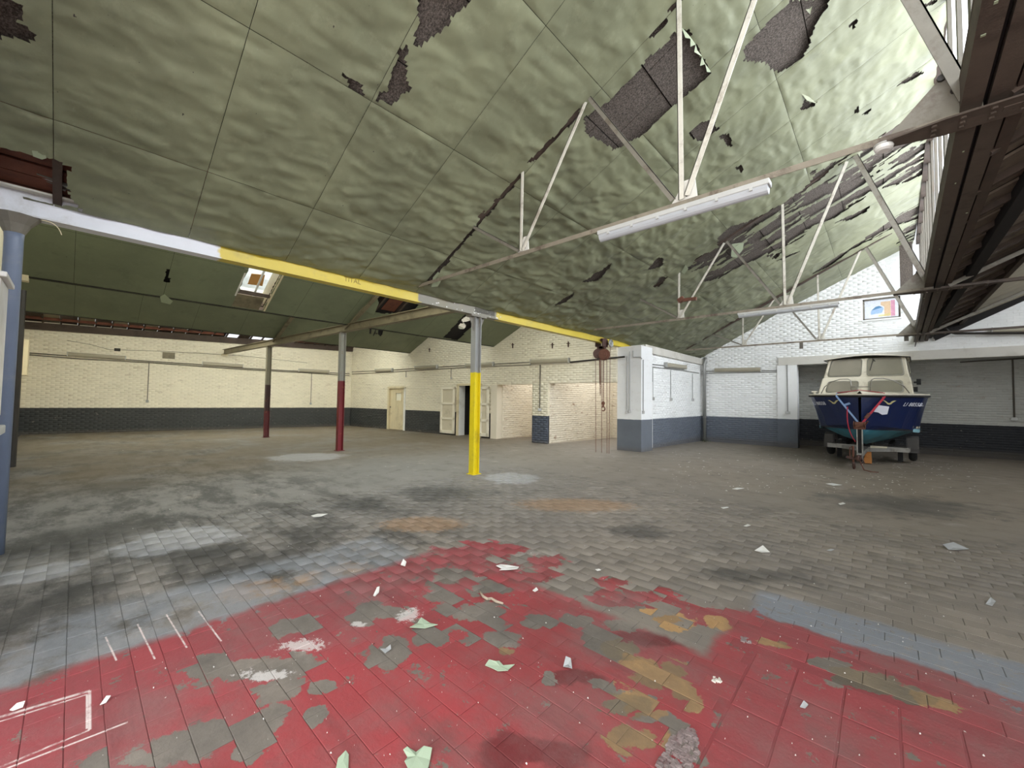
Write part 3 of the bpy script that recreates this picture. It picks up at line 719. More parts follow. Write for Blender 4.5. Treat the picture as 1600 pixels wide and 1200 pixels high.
def make_slope(name, P, cells_u, cells_v, cell, holes, mat, board, parent, amp, peel=(), back=0.04, gap=0.0022, ragged=0.03, board_size=(0.66, 1.22), disp=None, sheetname='lining_sheet'):
    """P(u,v) -> point arrays on the lining plane and its upward normal; each sheet is an object of its own"""
    hb = [(min(q[0] for q in h), max(q[0] for q in h), min(q[1] for q in h), max(q[1] for q in h)) for h in holes]
    pb = [(min(q[0] for q in h), max(q[0] for q in h), min(q[1] for q in h), max(q[1] for q in h)) for h, _ in peel]
    made = []
    for u0, u1 in zip(cells_u[:-1], cells_u[1:]):
        for v0, v1 in zip(cells_v[:-1], cells_v[1:]):
            c = cell(v0) if callable(cell) else cell
            nu = max(2, int((u1-u0)/c)); nv = max(2, int((v1-v0)/c))
            uu = np.linspace(u0+gap, u1-gap, nu+1); vv = np.linspace(v0+gap, v1-gap, nv+1)
            U, V = np.meshgrid(uu, vv, indexing='ij')
            ju = (vnoise(U*140+3, V*140, 3)-0.5)*c*0.7; jv = (vnoise(U*140, V*140+9, 8)-0.5)*c*0.7
            ju[0] = ju[-1] = 0; jv[:, 0] = jv[:, -1] = 0; ju[:, 0] *= .3; ju[:, -1] *= .3
            Uj, Vj = U+ju, V+jv
            pos, n = P(Uj, Vj)
            d = disp(Uj, Vj) if disp is not None else amp*(fbm(Uj*4, Vj*3, 5)-0.5)
            eu = np.minimum(U-u0, u1-U); ev = np.minimum(V-v0, v1-V)
            d = d*np.clip(np.minimum(eu, ev)/0.05+0.35, 0, 1)
            pos = pos+n*d[..., None]
            uc = (U[:-1, :-1]+U[1:, 1:])/2; vc = (V[:-1, :-1]+V[1:, 1:])/2
            kill = np.zeros(uc.shape, bool)
            wu = uc+(fbm(uc*9, vc*9, 21, 4)-0.47)*ragged*2; wv = vc+(fbm(uc*9+5, vc*9, 31, 4)-0.47)*ragged*2
            for h, b in zip(holes, hb):
                if b[0]-.1 < u1 and b[1]+.1 > u0 and b[2]-.1 < v1 and b[3]+.1 > v0: kill |= in_poly(wu, wv, h)
            for (h, th), b in zip(peel, pb):
                if b[0]-.1 < u1 and b[1]+.1 > u0 and b[2]-.1 < v1 and b[3]+.1 > v0:
                    kill |= in_poly(wu, wv, h) & (fbm(uc*2.2+1, vc*6.5, 41, 4) > th)
            idx = np.arange((nu+1)*(nv+1)).reshape(nu+1, nv+1)
            q = np.stack([idx[:-1, :-1], idx[1:, :-1], idx[1:, 1:], idx[:-1, 1:]], -1)[~kill]
            if len(q) == 0: continue
            o = link(sheetname, grid_mesh(sheetname, pos.reshape(-1, 3), q.reshape(-1, 4)), mat, parent, smooth=True)
            made.append(o)
    if board is not None:
        me = None
        bu, bv = board_size
        boxes = list(hb)+pb
        for i in range(int((cells_u[-1]-cells_u[0])/bu)+1):
            for j in range(int((cells_v[-1]-cells_v[0])/bv)+1):
                a0 = cells_u[0]+i*bu; b0 = cells_v[0]+j*bv+(0.4 if i % 2 else 0)
                if not any(b[0]-.06 < a0+bu and b[1]+.06 > a0 and b[2]-.06 < b0+bv and b[3]+.06 > b0 for b in boxes): continue
                if a0+bu > cells_u[-1]+0.3: continue
                if a0 < -4.9 and b0 < 0.6: continue
                g = 0.005
                pts, n = P(np.array([a0+g, a0+bu-g, a0+bu-g, a0+g]), np.array([b0+g, b0+g, b0+bv-g, b0+bv-g]))
                nn = n[0] if n.ndim > 1 else n
                off = back+0.006*((i*7+j*3) % 3)
                MB().prism(list(pts+nn*off), nn, 0.02).build('fibre_board', board, parent)
    return made

ceiling = empty('ceiling', (-2.6, 8.3, 3.4), kind='structure')
ceiling.location = (0, 0, 0)
NR = np.array([-SLOPE, 0, 1.0]); NR /= np.linalg.norm(NR)
def P_main(U, V): return np.stack([U, V, zroof(U, V)], -1), NR
def disp_main(U, V):
    w = 0.018+0.016*np.clip((-2.0-U)/3.0, 0, 1)+0.014*np.clip((V-2)/3, 0, 1)*np.clip((-1.0-U)/3, 0, 1)
    wx = U+0.25*(fbm(U*1.3, V*1.3, 77, 3)-.5); wy = V+0.5*(fbm(U*1.1+9, V*1.1, 78, 3)-.5)
    a = fbm(wx*5.2, wy*2.0, 11, 3)-0.45
    b = fbm(wx*2.0+4, wy*1.6+2, 13, 3)-0.45
    crease = np.maximum(0, 0.10-np.abs(fbm(wx*2.2, wy*1.0, 19, 3)-0.45))*6
    c = fbm(wx*11+3, wy*4.2+1, 29, 3)-0.45
    return w*(1.2*a+0.8*b+1.35*c)-0.006*crease*w/0.012-0.004
XL = [-5.85, -4.94, -3.60, -2.27, -0.94, 0.74]
YL = [-0.62]+[0.82+1.02*k for k in range(-1, 17)]+[17.2]
make_slope('sheet', P_main, XL, YL, lambda v: 0.026 if v < 8.5 else 0.042, HOLES, M['sheet'], M['board'], ceiling, 0.012, PEEL, disp=disp_main)
# roof deck and battens above the boards
dk = MB()
for y0, y1 in zip(np.linspace(-0.9, 17.5, 9)[:-1], np.linspace(-0.9, 17.5, 9)[1:]):
    q = [np.array([X, Y, float(zroof(X, Y))+0.17]) for X, Y in ((-5.95, y0), (0.78, y0), (0.78, y1), (-5.95, y1))]
    dk.prism(q, (0, 0, 1), 0.03)
dk.build('roof_deck', M['dark'], ceiling)
for k in range(7):      # red-brown boards seen through the torn corner above the crane beam
    X = -5.95+0.14*k
    MB().prism([np.array([a, b, float(zroof(a, b))+0.09+0.008*(k % 2)]) for a, b in ((X, -.62), (X+.125, -.62), (X+.125, 0.9), (X, 0.9))], NR, 0.02).build('roof_board', M['redwood'], ceiling)
for yb in (-0.18, 0.42):
    MB().bar((-5.95, yb, float(zroof(-5.95, yb))+0.06), (-4.8, yb, float(zroof(-4.8, yb))+0.06), 0.06, 0.06).build('roof_batten', M['darkwood'], ceiling)
# hanging flaps of torn lining
def flap(px, drop, name='torn_flap', mat='flap', f=onslope, args=(-5.65, 3.35, SLOPE), parent=ceiling):
    pts = [f(*args, *p) for p in px]
    k = len(pts); n = NR
    V = [p-n*0.012-np.array([0, 0, dr]) for p, dr in zip(pts, drop)]
    MB().prism(V, (0, 0, 1), 0.003).build(name, M[mat], parent)
flap([(1065, 43), (1072, 50), (1080, 60), (1089, 78), (1098, 95), (1111, 112), (1104, 109), (1101, 98), (1093, 98), (1096, 86), (1084, 76), (1086, 67), (1078, 68), (1078, 58), (1070, 55)], [0, .0, .0, 0, 0, 0, .02, .01, .03, .01, .03, .01, .03, .01, .02])
flap([(1143, 381), (1162, 378), (1160, 388), (1150, 398), (1142, 397)], [0, 0, .03, .06, .05])
flap([(1064, 424), (1071, 413), (1075, 418), (1069, 427)], [0, 0, .02, .02])
flap([(676, 433), (684, 424), (692, 430), (684, 442), (674, 444)], [0, 0, .03, .05, .04])
flap([(1252, 146), (1264, 151), (1275, 160), (1260, 154)], [.0, .0, .01, .02], mat='sheet')
flap([(1258, 14), (1264, 13), (1268, 9), (1265, 19)], [0, 0, 0, .02], mat='sheet')
flap([(50, 234), (70, 236), (73, 244), (66, 246), (52, 241)], [0, 0, .01, .01, .01])

# ---------------------------------------------------------------- side bays left of the crane beam
side_ceiling = tag(empty('ceiling_side_bay'), kind='structure')
NS = np.array([-0.5, 0, 1.0]); NS /= np.linalg.norm(NS)
def px_m(V, z0, pts): return [tuple(onslope(V, z0, 0.5, *p)[:2]) for p in pts]
V2, Z2, V1, Z1 = -10.7, 3.42, -15.6, 3.47
SKY = px_m(V2, Z2, [(364, 473), (407, 486), (424, 444), (428, 428), (392, 420), (380, 437)])
sk = (min(q[0] for q in SKY), max(q[0] for q in SKY), min(q[1] for q in SKY), max(q[1] for q in SKY))
SKY = [(-10.62, 2.30), (-10.62, 2.92), (-9.30, 2.92), (-9.30, 2.30)]
SLOT = px_m(V2, Z2, [(693, 527), (715, 532), (748, 498), (727, 490)])
TORN = px_m(V2, Z2, [(578, 488), (586, 470), (598, 452), (660, 470), (640, 490), (600, 489)])
NICK = px_m(V2, Z2, [(256, 440), (258, 424), (262, 418), (264, 432), (268, 440)])
def P_m2(U, V): return np.stack([U, V, Z2+0.5*(U-V2)], -1), NS
def P_m1(U, V): return np.stack([U, V, Z1+0.5*(U-V1)], -1), NS
CV = [-1.3+1.22*k for k in range(11)]
make_slope('s', P_m2, [V2, V2+1.22, V2+2.45], CV, 0.045, [SKY, SLOT, TORN, NICK], M['sheet2'], None, side_ceiling, 0.012, ragged=0.02)
make_slope('s', P_m1, [V1, V1+1.22, V1+2.45], CV, 0.08, [], M['sheet2'], None, side_ceiling, 0.02)
def eye(x, y, rx, ry, a):
    return px_m(V2, Z2, [(x+rx*math.cos(t)*math.cos(a)-ry*math.sin(t)*math.sin(a), y+rx*math.cos(t)*math.sin(a)+ry*math.sin(t)*math.cos(a)) for t in np.linspace(0, 2*math.pi, 14)[:-1]])
def P_m2d(U, V): return np.stack([U, V, Z2+0.5*(U-V2)+0.09], -1), NS
make_slope('d', P_m2d, [V2-0.1, V2+2.5], [-1.4, 11.1], 0.035, [SKY, eye(729, 503, 8, 4, -0.35), eye(722, 514, 6, 4.5, -0.3)], M['dark'], None, side_ceiling, 0.0, ragged=0.0, sheetname='roof_deck')
MB().prism([np.array([a, b, Z1+0.5*(a-V1)+0.08]) for a, b in ((V1-.1, -1.4), (V1+2.5, -1.4), (V1+2.5, 11.2), (V1-.1, 11.2))], NS, 0.03).build('roof_deck', M['dark'], side_ceiling)
# valley boards along the low edges, coloured dark for the valley's shadow line
for V_, Z_ in ((V2, Z2), (V1, Z1)):
    MB().bar((V_-0.02, -1.2, Z_+0.02), (V_-0.02, 10.6, Z_+0.02), 0.10, 0.035).build('valley_board', M['dark'], side_ceiling)
MB().bar((V2-0.02, -0.95, Z2-0.01), (V2-0.02, -0.6, Z2-0.01), 0.16, 0.12).build('valley_end_block', M['doorcream'], side_ceiling)
flap([(250, 463), (257, 459), (270, 468), (266, 472), (252, 470)], [0, 0, .03, .04, .02], f=onslope, args=(V2, Z2, 0.5), parent=side_ceiling)
flap([(564, 484), (574, 470), (588, 462), (592, 470), (584, 486), (572, 482)], [.0, 0, 0, .05, .10, .06], mat='sheet2', args=(V2, Z2, 0.5), parent=side_ceiling)
# plywood and rafters visible in the torn patch, hanging debris below it
tc = np.mean(np.array(TORN), 0)
MB().prism([np.array([a, b, Z2+0.5*(a-V2)+0.07]) for a, b in ((-9.98, tc[1]-.12), (-9.2, tc[1]-.12), (-9.2, tc[1]+.28), (-9.98, tc[1]+.28))], NS, 0.012).build('plywood_patch', M['redwood'], side_ceiling)
for dy in (-0.28, 0.36):
    MB().bar((-10.4, tc[1]+dy, Z2+0.5*(-10.4-V2)+0.05), (-8.9, tc[1]+dy, Z2+0.5*(-8.9-V2)+0.05), 0.06, 0.08).build('rafter', M['darkwood'], side_ceiling)
hd = MB(); hp = onslope(V1, Z1, 0.5, 595, 514)
for k in range(9):
    q = hp+np.array([0.12*rng.normal(), 0.16*rng.normal(), 0.02])
    hd.bar(q, q+np.array([0.05*rng.normal(), 0.06*rng.normal(), -0.18-0.15*rng.random()]), 0.07, 0.012)
hd.build('hanging_scrap', M['dark'], side_ceiling)
# roof light in the nearest side bay: curb, lining boards, glass
M['pinkboard'] = plain('dirty_pinkish_board', (170, 150, 140), .7, var=.2, scale=10, dirt=(96, 80, 70), dirt_amt=.6)
rl = tag(empty('window_roof_light', (0, 0, 0)), kind='structure')
def m2z(x): return Z2+0.5*(x-V2)
cx0, cx1, cy0, cy1 = -10.62, -9.30, 2.30, 2.92
up = np.array([-0.12, 0.0, 0.42])
def cpt(x, y, h=0.0): return np.array([x, y, m2z(x)])+up*h
MB().prism([cpt(cx0, cy1, -.06), cpt(cx1, cy1, -.06), cpt(cx1, cy1, 1), cpt(cx0, cy1, 1)], (0, 1, 0), 0.03).build('curb_board', M['doorcream'], rl)
MB().prism([cpt(cx0, cy0, 0), cpt(cx1, cy0, 0), cpt(cx1, cy0, 1), cpt(cx0, cy0, 1)], (0, -1, 0), 0.03).build('curb_board', M['whitepaint'], rl)
MB().prism([cpt(cx0, cy0, -.02), cpt(cx0, cy1, -.02), cpt(cx0, cy1, 1), cpt(cx0, cy0, 1)], (-1, 0, 0), 0.03).build('curb_board', M['pinkboard'], rl)
MB().prism([cpt(cx1, cy0, 0), cpt(cx1, cy1, 0), cpt(cx1, cy1, 1), cpt(cx1, cy0, 1)], (1, 0, 0), 0.03).build('curb_board', M['whitepaint'], rl)
MB().prism([cpt(cx0, cy0, 1), cpt(cx1, cy0, 1), cpt(cx1, cy1, 1), cpt(cx0, cy1, 1)], NS, 0.006).build('pane', M['rooflight'], rl)
MB().bar(cpt(cx0+0.42, cy0-.02, .1), cpt(cx0+0.42, cy1+.02, .1), 0.05, 0.07).build('glazing_bar', M['darkwood'], rl)
MB().bar(cpt(cx0+0.05, cy0+.36, .3), cpt(cx1-.3, cy0+.36, .5), 0.03, 0.04).build('glazing_bar', M['whitepaint'], rl)
MB().prism([onslope(V2-.12*.8, Z2+.42*.8, 0.5, *q) for q in ((393, 428), (414, 430), (410, 447), (387, 444))], NS, 0.01).build('loose_board', plain('orange_plywood', (226, 168, 98), 0.6, var=0.1), rl)
MB().prism([cpt(cx0+.0, cy0, -.02), cpt(cx0+.4, cy0, -.02), cpt(cx0+.4, cy1-.1, -.02), cpt(cx0+.0, cy1-.1, -.02)], NS, 0.012).build('infill_board', M['tie'], rl)
# unseen glazed slopes added to light the side bays, facing away left
for nm, xa, za, xb, zb in (('window_added_side_bay', V1+2.45, Z1+1.225, V2, Z2), ('window_added_far_bay', -18.2, 4.75, V1, Z1), ('window_added_beam_bay', V2+2.45, Z2+1.225, -5.95, 3.42)):
    g = tag(empty(nm), kind='structure')
    for k in range(10):
        ya, yb = -1.1+1.19*k, -1.1+1.19*(k+1)
        MB().prism([np.array(q) for q in ((xa, ya+.02, za+.03), (xb-.1, ya+.02, zb+.08), (xb-.1, yb-.02, zb+.08), (xa, yb-.02, za+.03))], (0, 0, 1), 0.006).build('pane', M['rooflight'], g)  # pane of the added unseen slope
        MB().bar((xa, ya, za), (xb-.1, ya, zb+.05), 0.04, 0.05).build('glazing_bar', M['whitepaint'], g)  # bar of the added unseen slope
# opaque slope from the side bay ridge down to the crane beam, bare far slope over the left wall
far = tag(empty('ceiling_far_bay'), kind='structure')
def xw(y): return LWA[0]+(LWB[0]-LWA[0])*(y-LWA[1])/(LWB[1]-LWA[1])
def zf(x, y): return 3.96+0.30*(x-xw(y))
gapA, gapB = 4.55, 6.9
for k in range(26):       # boards between rafters, a strip left out where daylight shows
    ya, yb = -1.3+0.44*k, -1.3+0.44*(k+1)-0.03
    if gapA < (ya+yb)/2 < gapB and k % 3 != 2: x0s = 1.0
    else: x0s = -0.1
    MB().prism([np.array([xw(y)+dx, y, zf(xw(y)+dx, y)+0.09]) for dx, y in ((x0s, ya), (2.9, ya), (2.9, yb), (x0s, yb))], (0, 0, 1), 0.02).build('roof_board', M['tie'] if k % 2 else M['darkwood'], far)
    MB().bar((xw(ya)-.1, ya, zf(xw(ya)-.1, ya)+0.06), (xw(ya)+2.9, ya, zf(xw(ya)+2.9, ya)+0.06), 0.05, 0.06).build('rafter', M['darkwood'], far)
MB().prism([np.array(q) for q in ((-19.9, -1.3, 4.62), (-18.1, -1.3, 4.8), (-18.1, 11.2, 4.8), (-17.4, 11.2, 4.9))], (0, 0, 1), 0.03).build('roof_deck', M['dark'], far)
MB().bar((LWA[0]+.06, LWA[1], 3.84), (LWB[0]+.06, LWB[1], 3.96), 0.05, 0.26).build('wall_plate', M['darkwood'], far)
for ya, yb in ((-1.3, 4.3), (7.1, 9.7)):
    MB().bar((xw(ya)+.30, ya, 4.11), (xw(yb)+.30, yb, 4.11), 0.09, 0.10).build('purlin', M['redwood'], far)

# ---------------------------------------------------------------- right bay roof (dark), north-light window
rb = tag(empty('ceiling_right_bay'), kind='structure')
def zr(x): return 3.46+SLOPE*(x-0.75)
def vx(y): return 0.31+0.0227*y
MB().prism([np.array([a, b, zr(a)+0.14]) for a, b in ((0.72, -.9), (5.9, -.9), (5.9, 19.2), (0.72, 19.2))], (0, 0, 1), 0.03).build('roof_deck', M['dark'], rb)
M['rboard'] = plain('grimy_grey_brown_board', (112, 98, 84), .8, var=.35, scale=7, dirt=(56, 46, 38), dirt_amt=.7)
for k in range(44):
    y = -0.5+0.41*k
    xa = vx(y)+0.20
    MB().bar((xa, y, zr(xa)+0.02), (1.62, y, zr(1.62)+0.04), 0.30, 0.022, (0, 0, 1)).build('roof_board', M['rboard'], rb)
    if k % 2 == 0:
        MB().bar((xa, y+.2, zr(xa)-.01), (1.62, y+.2, zr(1.62)), 0.06, 0.08).build('rafter', M['darkwood'], rb)
MB().bar((1.02, -.6, 3.53), (1.02, GY, 3.53), 0.11, 0.17).build('purlin', M['dark'], rb)
MB().bar((1.66, -.6, zr(1.66)-.06), (1.66, GY, zr(1.66)-.06), 0.07, 0.12).build('purlin', M['darkwood'], rb)
for k in range(15):
    y0, y1 = -0.6+1.19*k, -0.6+1.19*(k+1)-.008
    for x0, x1 in ((1.70, 2.90), (2.91, 4.10), (4.11, 5.7)):
        MB().prism([np.array([a, b, zr(a)-0.02]) for a, b in ((x0, y0), (x1, y0), (x1, y1), (x0, y1))], (0, 0, 1), 0.012).build('lining_panel', M['beige'], rb)
MB().prism([(1.15, GY-.12, 3.36), (5.7, GY-.12, 5.90), (5.7, GY-.12, 6.3), (1.05, GY-.12, 3.66)], (0, 1, 0), 0.1).build('gable_rafter', M['dark'], rb)

win = tag(empty('window_1'), kind='structure')
zb_, zt_ = 3.60, 6.42
def gp(y): return vx(y)+0.20
M['barpaint'] = plain('backlit_shade_bar_paint', (96, 90, 80), .6, var=.2, scale=6, dirt=(96, 82, 66), dirt_amt=.6)  # darkened so the colour carries the bars' backlit shade despite strong light
ys = np.arange(-0.55, 17.3, 0.93)
for k, y in enumerate(ys):
    x = gp(y)
    wide = k % 3 == 0
    MB().box((x-0.035, y-(0.075 if wide else 0.05), zb_-.15), (x+0.015, y+(0.075 if wide else 0.05), zt_)).build('glazing_bar', M['barpaint'], win)
    if k+1 < len(ys):
        y2 = ys[k+1]; x2 = gp(y2)
        MB().prism([(x, y+.02, zb_), (x2, y2-.02, zb_), (x2, y2-.02, zt_), (x, y+.02, zt_)], (1, 0, 0), 0.005).build('pane', M['glass'], win)
MB().bar((gp(-.6), -.6, zb_-.03), (gp(17.2), 17.2, zb_-.03), 0.12, 0.08).build('window_sill', M['steelgrey'], win)
MB().bar((gp(-.6)-.02, -.6, zt_), (gp(17.2)-.02, 17.2, zt_), 0.16, 0.16).build('window_head', M['darkwood'], win)
# brown board hung at the far end of the window
MB().box((0.42, 16.62, 4.75), (0.70, 16.66, 6.3)).build('end_board', M['board'], win)

# window high in the end wall
w2 = tag(empty('window_2'), kind='structure')
x0, x1, z0, z1 = WIN
fr = 0.045
MB().box((x0, GY+.05, z0), (x1, GY+.11, z0+fr)).box((x0, GY+.05, z1-fr), (x1, GY+.11, z1)).box((x0, GY+.05, z0), (x0+fr, GY+.11, z1)).box((x1-fr, GY+.05, z0), (x1, GY+.11, z1)).build('window_frame', M['steelgrey'], w2)
MB().box((x0-.02, GY-.04, z0-.05), (x1+.02, GY+.08, z0)).build('window_sill', M['white'], w2)
MB().box((x0+fr, GY+.075, z0+fr), (x1-fr, GY+.08, z1-fr)).build('pane', M['glass'], w2)
def film(name, rgb):
    t = NT(name); tr = t.n('ShaderNodeBsdfTransparent'); tr.inputs[0].default_value = (*lin(*rgb), 1); t.t.links.new(tr.outputs[0], t.out.inputs[0]); return t.mat
for nm, rgb, poly in (('coloured_film', (252, 236, 214), [(.06, 4.25), (.21, 4.25), (.21, 4.72), (-.02, 4.72), (-.02, 4.62), (.06, 4.56)]), ('coloured_film', (252, 248, 220), [(-.08, 4.25), (.21, 4.25), (.21, 4.34), (-.08, 4.31)]),
                      ('coloured_film', (248, 216, 224), [(.215, 4.24), (.31, 4.24), (.31, 4.74), (.215, 4.74)]), ('coloured_film', (222, 236, 250), [(-.26, 4.34), (.0, 4.36), (.05, 4.50), (.02, 4.56), (-.1, 4.53), (-.25, 4.46)]),
                      ('coloured_film', (176, 204, 222), [(-.25, 4.47), (.02, 4.545), (-.06, 4.60), (-.14, 4.58), (-.2, 4.52)])):
    MB().prism([(a, GY+.07-.001*(rgb[0] % 3), b) for a, b in poly], (0, 1, 0), 0.002).build(nm, film('film_%d_%d' % (rgb[0], rgb[1]), rgb), w2)

w3 = tag(empty('window_added_right_bay'), kind='structure')  # unseen glazing added to let fill light into the right bay
for k in range(17):
    y = -.5+1.05*k
    MB().box((5.66, y-.03, 3.9), (5.74, y+.03, 5.85)).build('glazing_bar', M['barpaint'], w3)  # bar of the added unseen glazing
    MB().box((5.70, y+.03, 3.9), (5.706, y+1.02, 5.85)).build('pane', M['glass'], w3)  # pane of the added unseen glazing
# ---------------------------------------------------------------- crane beam, columns, tie beam
BX = -5.87
M['beam'] = zones('crane_beam_paint', 'Y', [(1.12, (222, 222, 226)), (3.95, (210, 186, 50)), (5.85, (128, 122, 104)), (12.02, (210, 186, 50)), (None, (228, 227, 224))], 0.05, 0.4, (120, 108, 70), 0.45, None, 1.2)
M['flange'] = plain('pale_flange_paint', (206, 202, 188), .5, var=.2, scale=4, dirt=(120, 108, 80), dirt_amt=.6)
M['webshade'] = plain('brown_web_shade', (84, 74, 40), .8, var=.4, scale=6)  # brown tone for the painted shadow line on the web
beam = tag(empty('crane_beam', (BX, 5.3, 3.09)), label='long yellow and white steel crane beam spanning from the left column to the pillar', cat='beam')
bo = (BX, 5.3, 3.09)
def bpart(mb, name, mat, **k): return mb.build(name, mat, beam, org=(0, 0, 0), **k)
def rel(mb, o):
    mb.v = [(a-o[0], b-o[1], c-o[2]) for a, b, c in mb.v]; return mb
rel(MB().box((BX-.006, -.56, 3.10), (BX+.006, 12.5, 3.33)), bo).build('web', M['beam'], beam)
rel(MB().box((BX-.085, -.56, 3.326), (BX+.085, 12.5, 3.344)), bo).build('top_flange', M['flange'], beam)
rel(MB().box((BX+.006, 1.3, 3.275), (BX+.0075, 12.0, 3.326)), bo).build('shade_strip', M['webshade'], beam)  # dark strip painted in place of the top flange's shadow
rel(MB().box((BX-.075, -.56, 3.09), (BX+.075, 12.5, 3.105)), bo).build('bottom_flange', M['beam'], beam)
TEXTS = []
def text(name, body, size, loc, rot, mat, parent=None, ext=0.0006, sx=1.0, shear=0.0):
    c = bpy.data.curves.new(name, 'FONT'); c.body = body; c.size = size; c.extrude = ext; c.shear = shear; c.align_x = 'CENTER'; c.align_y = 'CENTER'
    c.materials.append(mat)
    o = bpy.data.objects.new(name, c); o.location = loc; o.rotation_euler = rot; o.scale = (sx, 1, 1)
    if parent: o.parent = parent
    COL.objects.link(o)
    TEXTS.append(o); return o
M['ink'] = plain('faded_stencil_paint', (140, 118, 52), 0.7, var=0.3, scale=30)
M['inkgrey'] = plain('grey_stencil_paint', (120, 122, 126), 0.7, var=0.3, scale=30)
text('stencil_lettering', 'TITAL', 0.10, (0.0085, 2.78-5.3, 3.21-3.09), (math.pi/2, 0, math.pi/2), M['ink'], beam)
text('stencil_lettering', '2 TON', 0.07, (0.0085, 12.22-5.3, 3.20-3.09), (math.pi/2, 0, math.pi/2), M['inkgrey'], beam)
pb = rel(MB().box((BX+.006, 5.26, 3.16), (BX+.012, 5.80, 3.25)), bo)
pb.build('maker_plate', plain('dark_maker_plate', (74, 70, 60), 0.5, 0.3, 0.3, 40, dirt=(150, 146, 130)), beam)
wt = MB()
for k in range(26):
    y = 4.2+1.8*rng.random(); z = 3.11+0.2*rng.random()*(rng.random())
    wt.box((BX+.0065, y, z), (BX+.009, y+.012+.02*rng.random(), z+.012+.012*rng.random()))
tag(rel(wt, bo).build('paint_flecks', M['whitepaint'], beam), kind='stuff')
# loose wire hanging from the near end of the beam
def curve3(p0, p1, p2, n=9): return [(1-t)**2*np.array(p0)+2*t*(1-t)*np.array(p1)+t*t*np.array(p2) for t in np.linspace(0, 1, n)]
rel(MB().tube(curve3((BX+.06, -.27, 3.08), (BX+.06, -.17, 3.10), (BX+.06, -.14, 2.98)), 0.004, 6), bo).build('loose_wire', M['doorcream'], beam)

def hcol(name, x, y, zt, label, stops, w=0.13, d=0.15, jit=0.02, rz=0.0, wear=None):
    m = zones(name+'_paint_%d' % int(abs(x)*10), 'Z', stops, jit, 0.4, (90, 74, 60), 0.35, wear, 2.5)
    r = tag(empty(name, (x, y, 0), rz), label=label, cat='column', group=None)
    MB().box((-w/2, -d/2, 0), (w/2, -d/2+.012, zt)).build('flange', m, r)
    MB().box((-w/2, d/2-.012, 0), (w/2, d/2, zt)).build('flange', m, r)
    MB().box((-.005, -d/2+.012, 0), (.005, d/2-.012, zt)).build('web', m, r)
    MB().box((-w/2-.03, -d/2-.03, 0), (w/2+.03, d/2+.03, .012)).build('base_plate', m, r)
    return r, m
GREY = (150, 148, 140)
c1, m1 = hcol('steel_column', BX, 5.31, 3.08, 'bright yellow H-section steel column with bare grey top under the crane beam', [(1.97, (228, 206, 30)), (None, (152, 152, 148))], 0.135, 0.15)
MB().box((-.085, -.2, 3.055), (.085, .2, 3.088)).build('cap_plate', M['steelgrey'], c1)
for s in (-1, 1):
    MB().prism([(-.06*0, s*.075, 2.78), (0, s*.075, 3.06), (0, s*.20, 3.06)], (1, 0, 0), 0.012).build('cap_gusset', M['steelgrey'], c1)
    MB().prism([(s*.068, 0, 2.86), (s*.068, 0, 3.06), (s*.12, 0, 3.06)], (0, 1, 0), 0.012).build('cap_gusset', M['steelgrey'], c1)
c2, m2 = hcol('steel_column', -10.95, 4.96, 3.26, 'dark red H-section steel column with grey top, the nearer of the two red columns', [(1.90, (116, 30, 36)), (None, GREY)], 0.13, 0.15, wear=(150, 92, 48))
MB().box((-.09, -.12, 3.24), (.09, .12, 3.262)).build('cap_plate', M['tie'], c2)
c3, m3 = hcol('steel_column', -16.15, 4.67, 3.24, 'dark red and maroon H-section steel column farthest back in the side bay', [(0.93, (98, 30, 32)), (1.86, (66, 36, 32)), (None, (138, 130, 108))], 0.13, 0.15, wear=(140, 84, 50))
MB().box((-.09, -.12, 3.22), (.09, .12, 3.242)).build('cap_plate', M['tie'], c3)

TA, TB = np.array([-21.05, 4.345]), np.array([-6.0, 5.29]); td = (TB-TA)/np.linalg.norm(TB-TA)
tie = tag(empty('tie_beam', (TA[0], TA[1], 3.25), math.atan2(td[1], td[0])), label='drab painted steel tie beam lying across the red columns in the side bay', cat='beam')
TLn = float(np.linalg.norm(TB-TA))
MB().box((0, -.006, .012), (TLn, .006, .20)).build('web', M['tie'], tie)
MB().box((0, -.07, .19), (TLn, .07, .205)).build('top_flange', M['tie'], tie)
MB().box((0, -.07, .0), (TLn, .07, .014)).build('bottom_flange', M['tie'], tie)
MB().box((-.04, -.1, -.06), (.12, .1, 0)).build('bearing_pad', M['doorcream'], tie)
def tx(x): return (x-TA[0])/td[0]
for V_, Z_ in ((V1, Z1), (V2, Z2)):
    MB().bar((tx(V_)-.12, 0, Z_-3.25-.06), (tx(V_+2.4), 0, Z_+1.2-3.25-.06), .07, .10).bar((tx(V_)-.12, 0, Z_-3.25-.11), (tx(V_+2.4), 0, Z_+1.2-3.25-.11), .11, .012).build('rafter', M['tie'], tie)

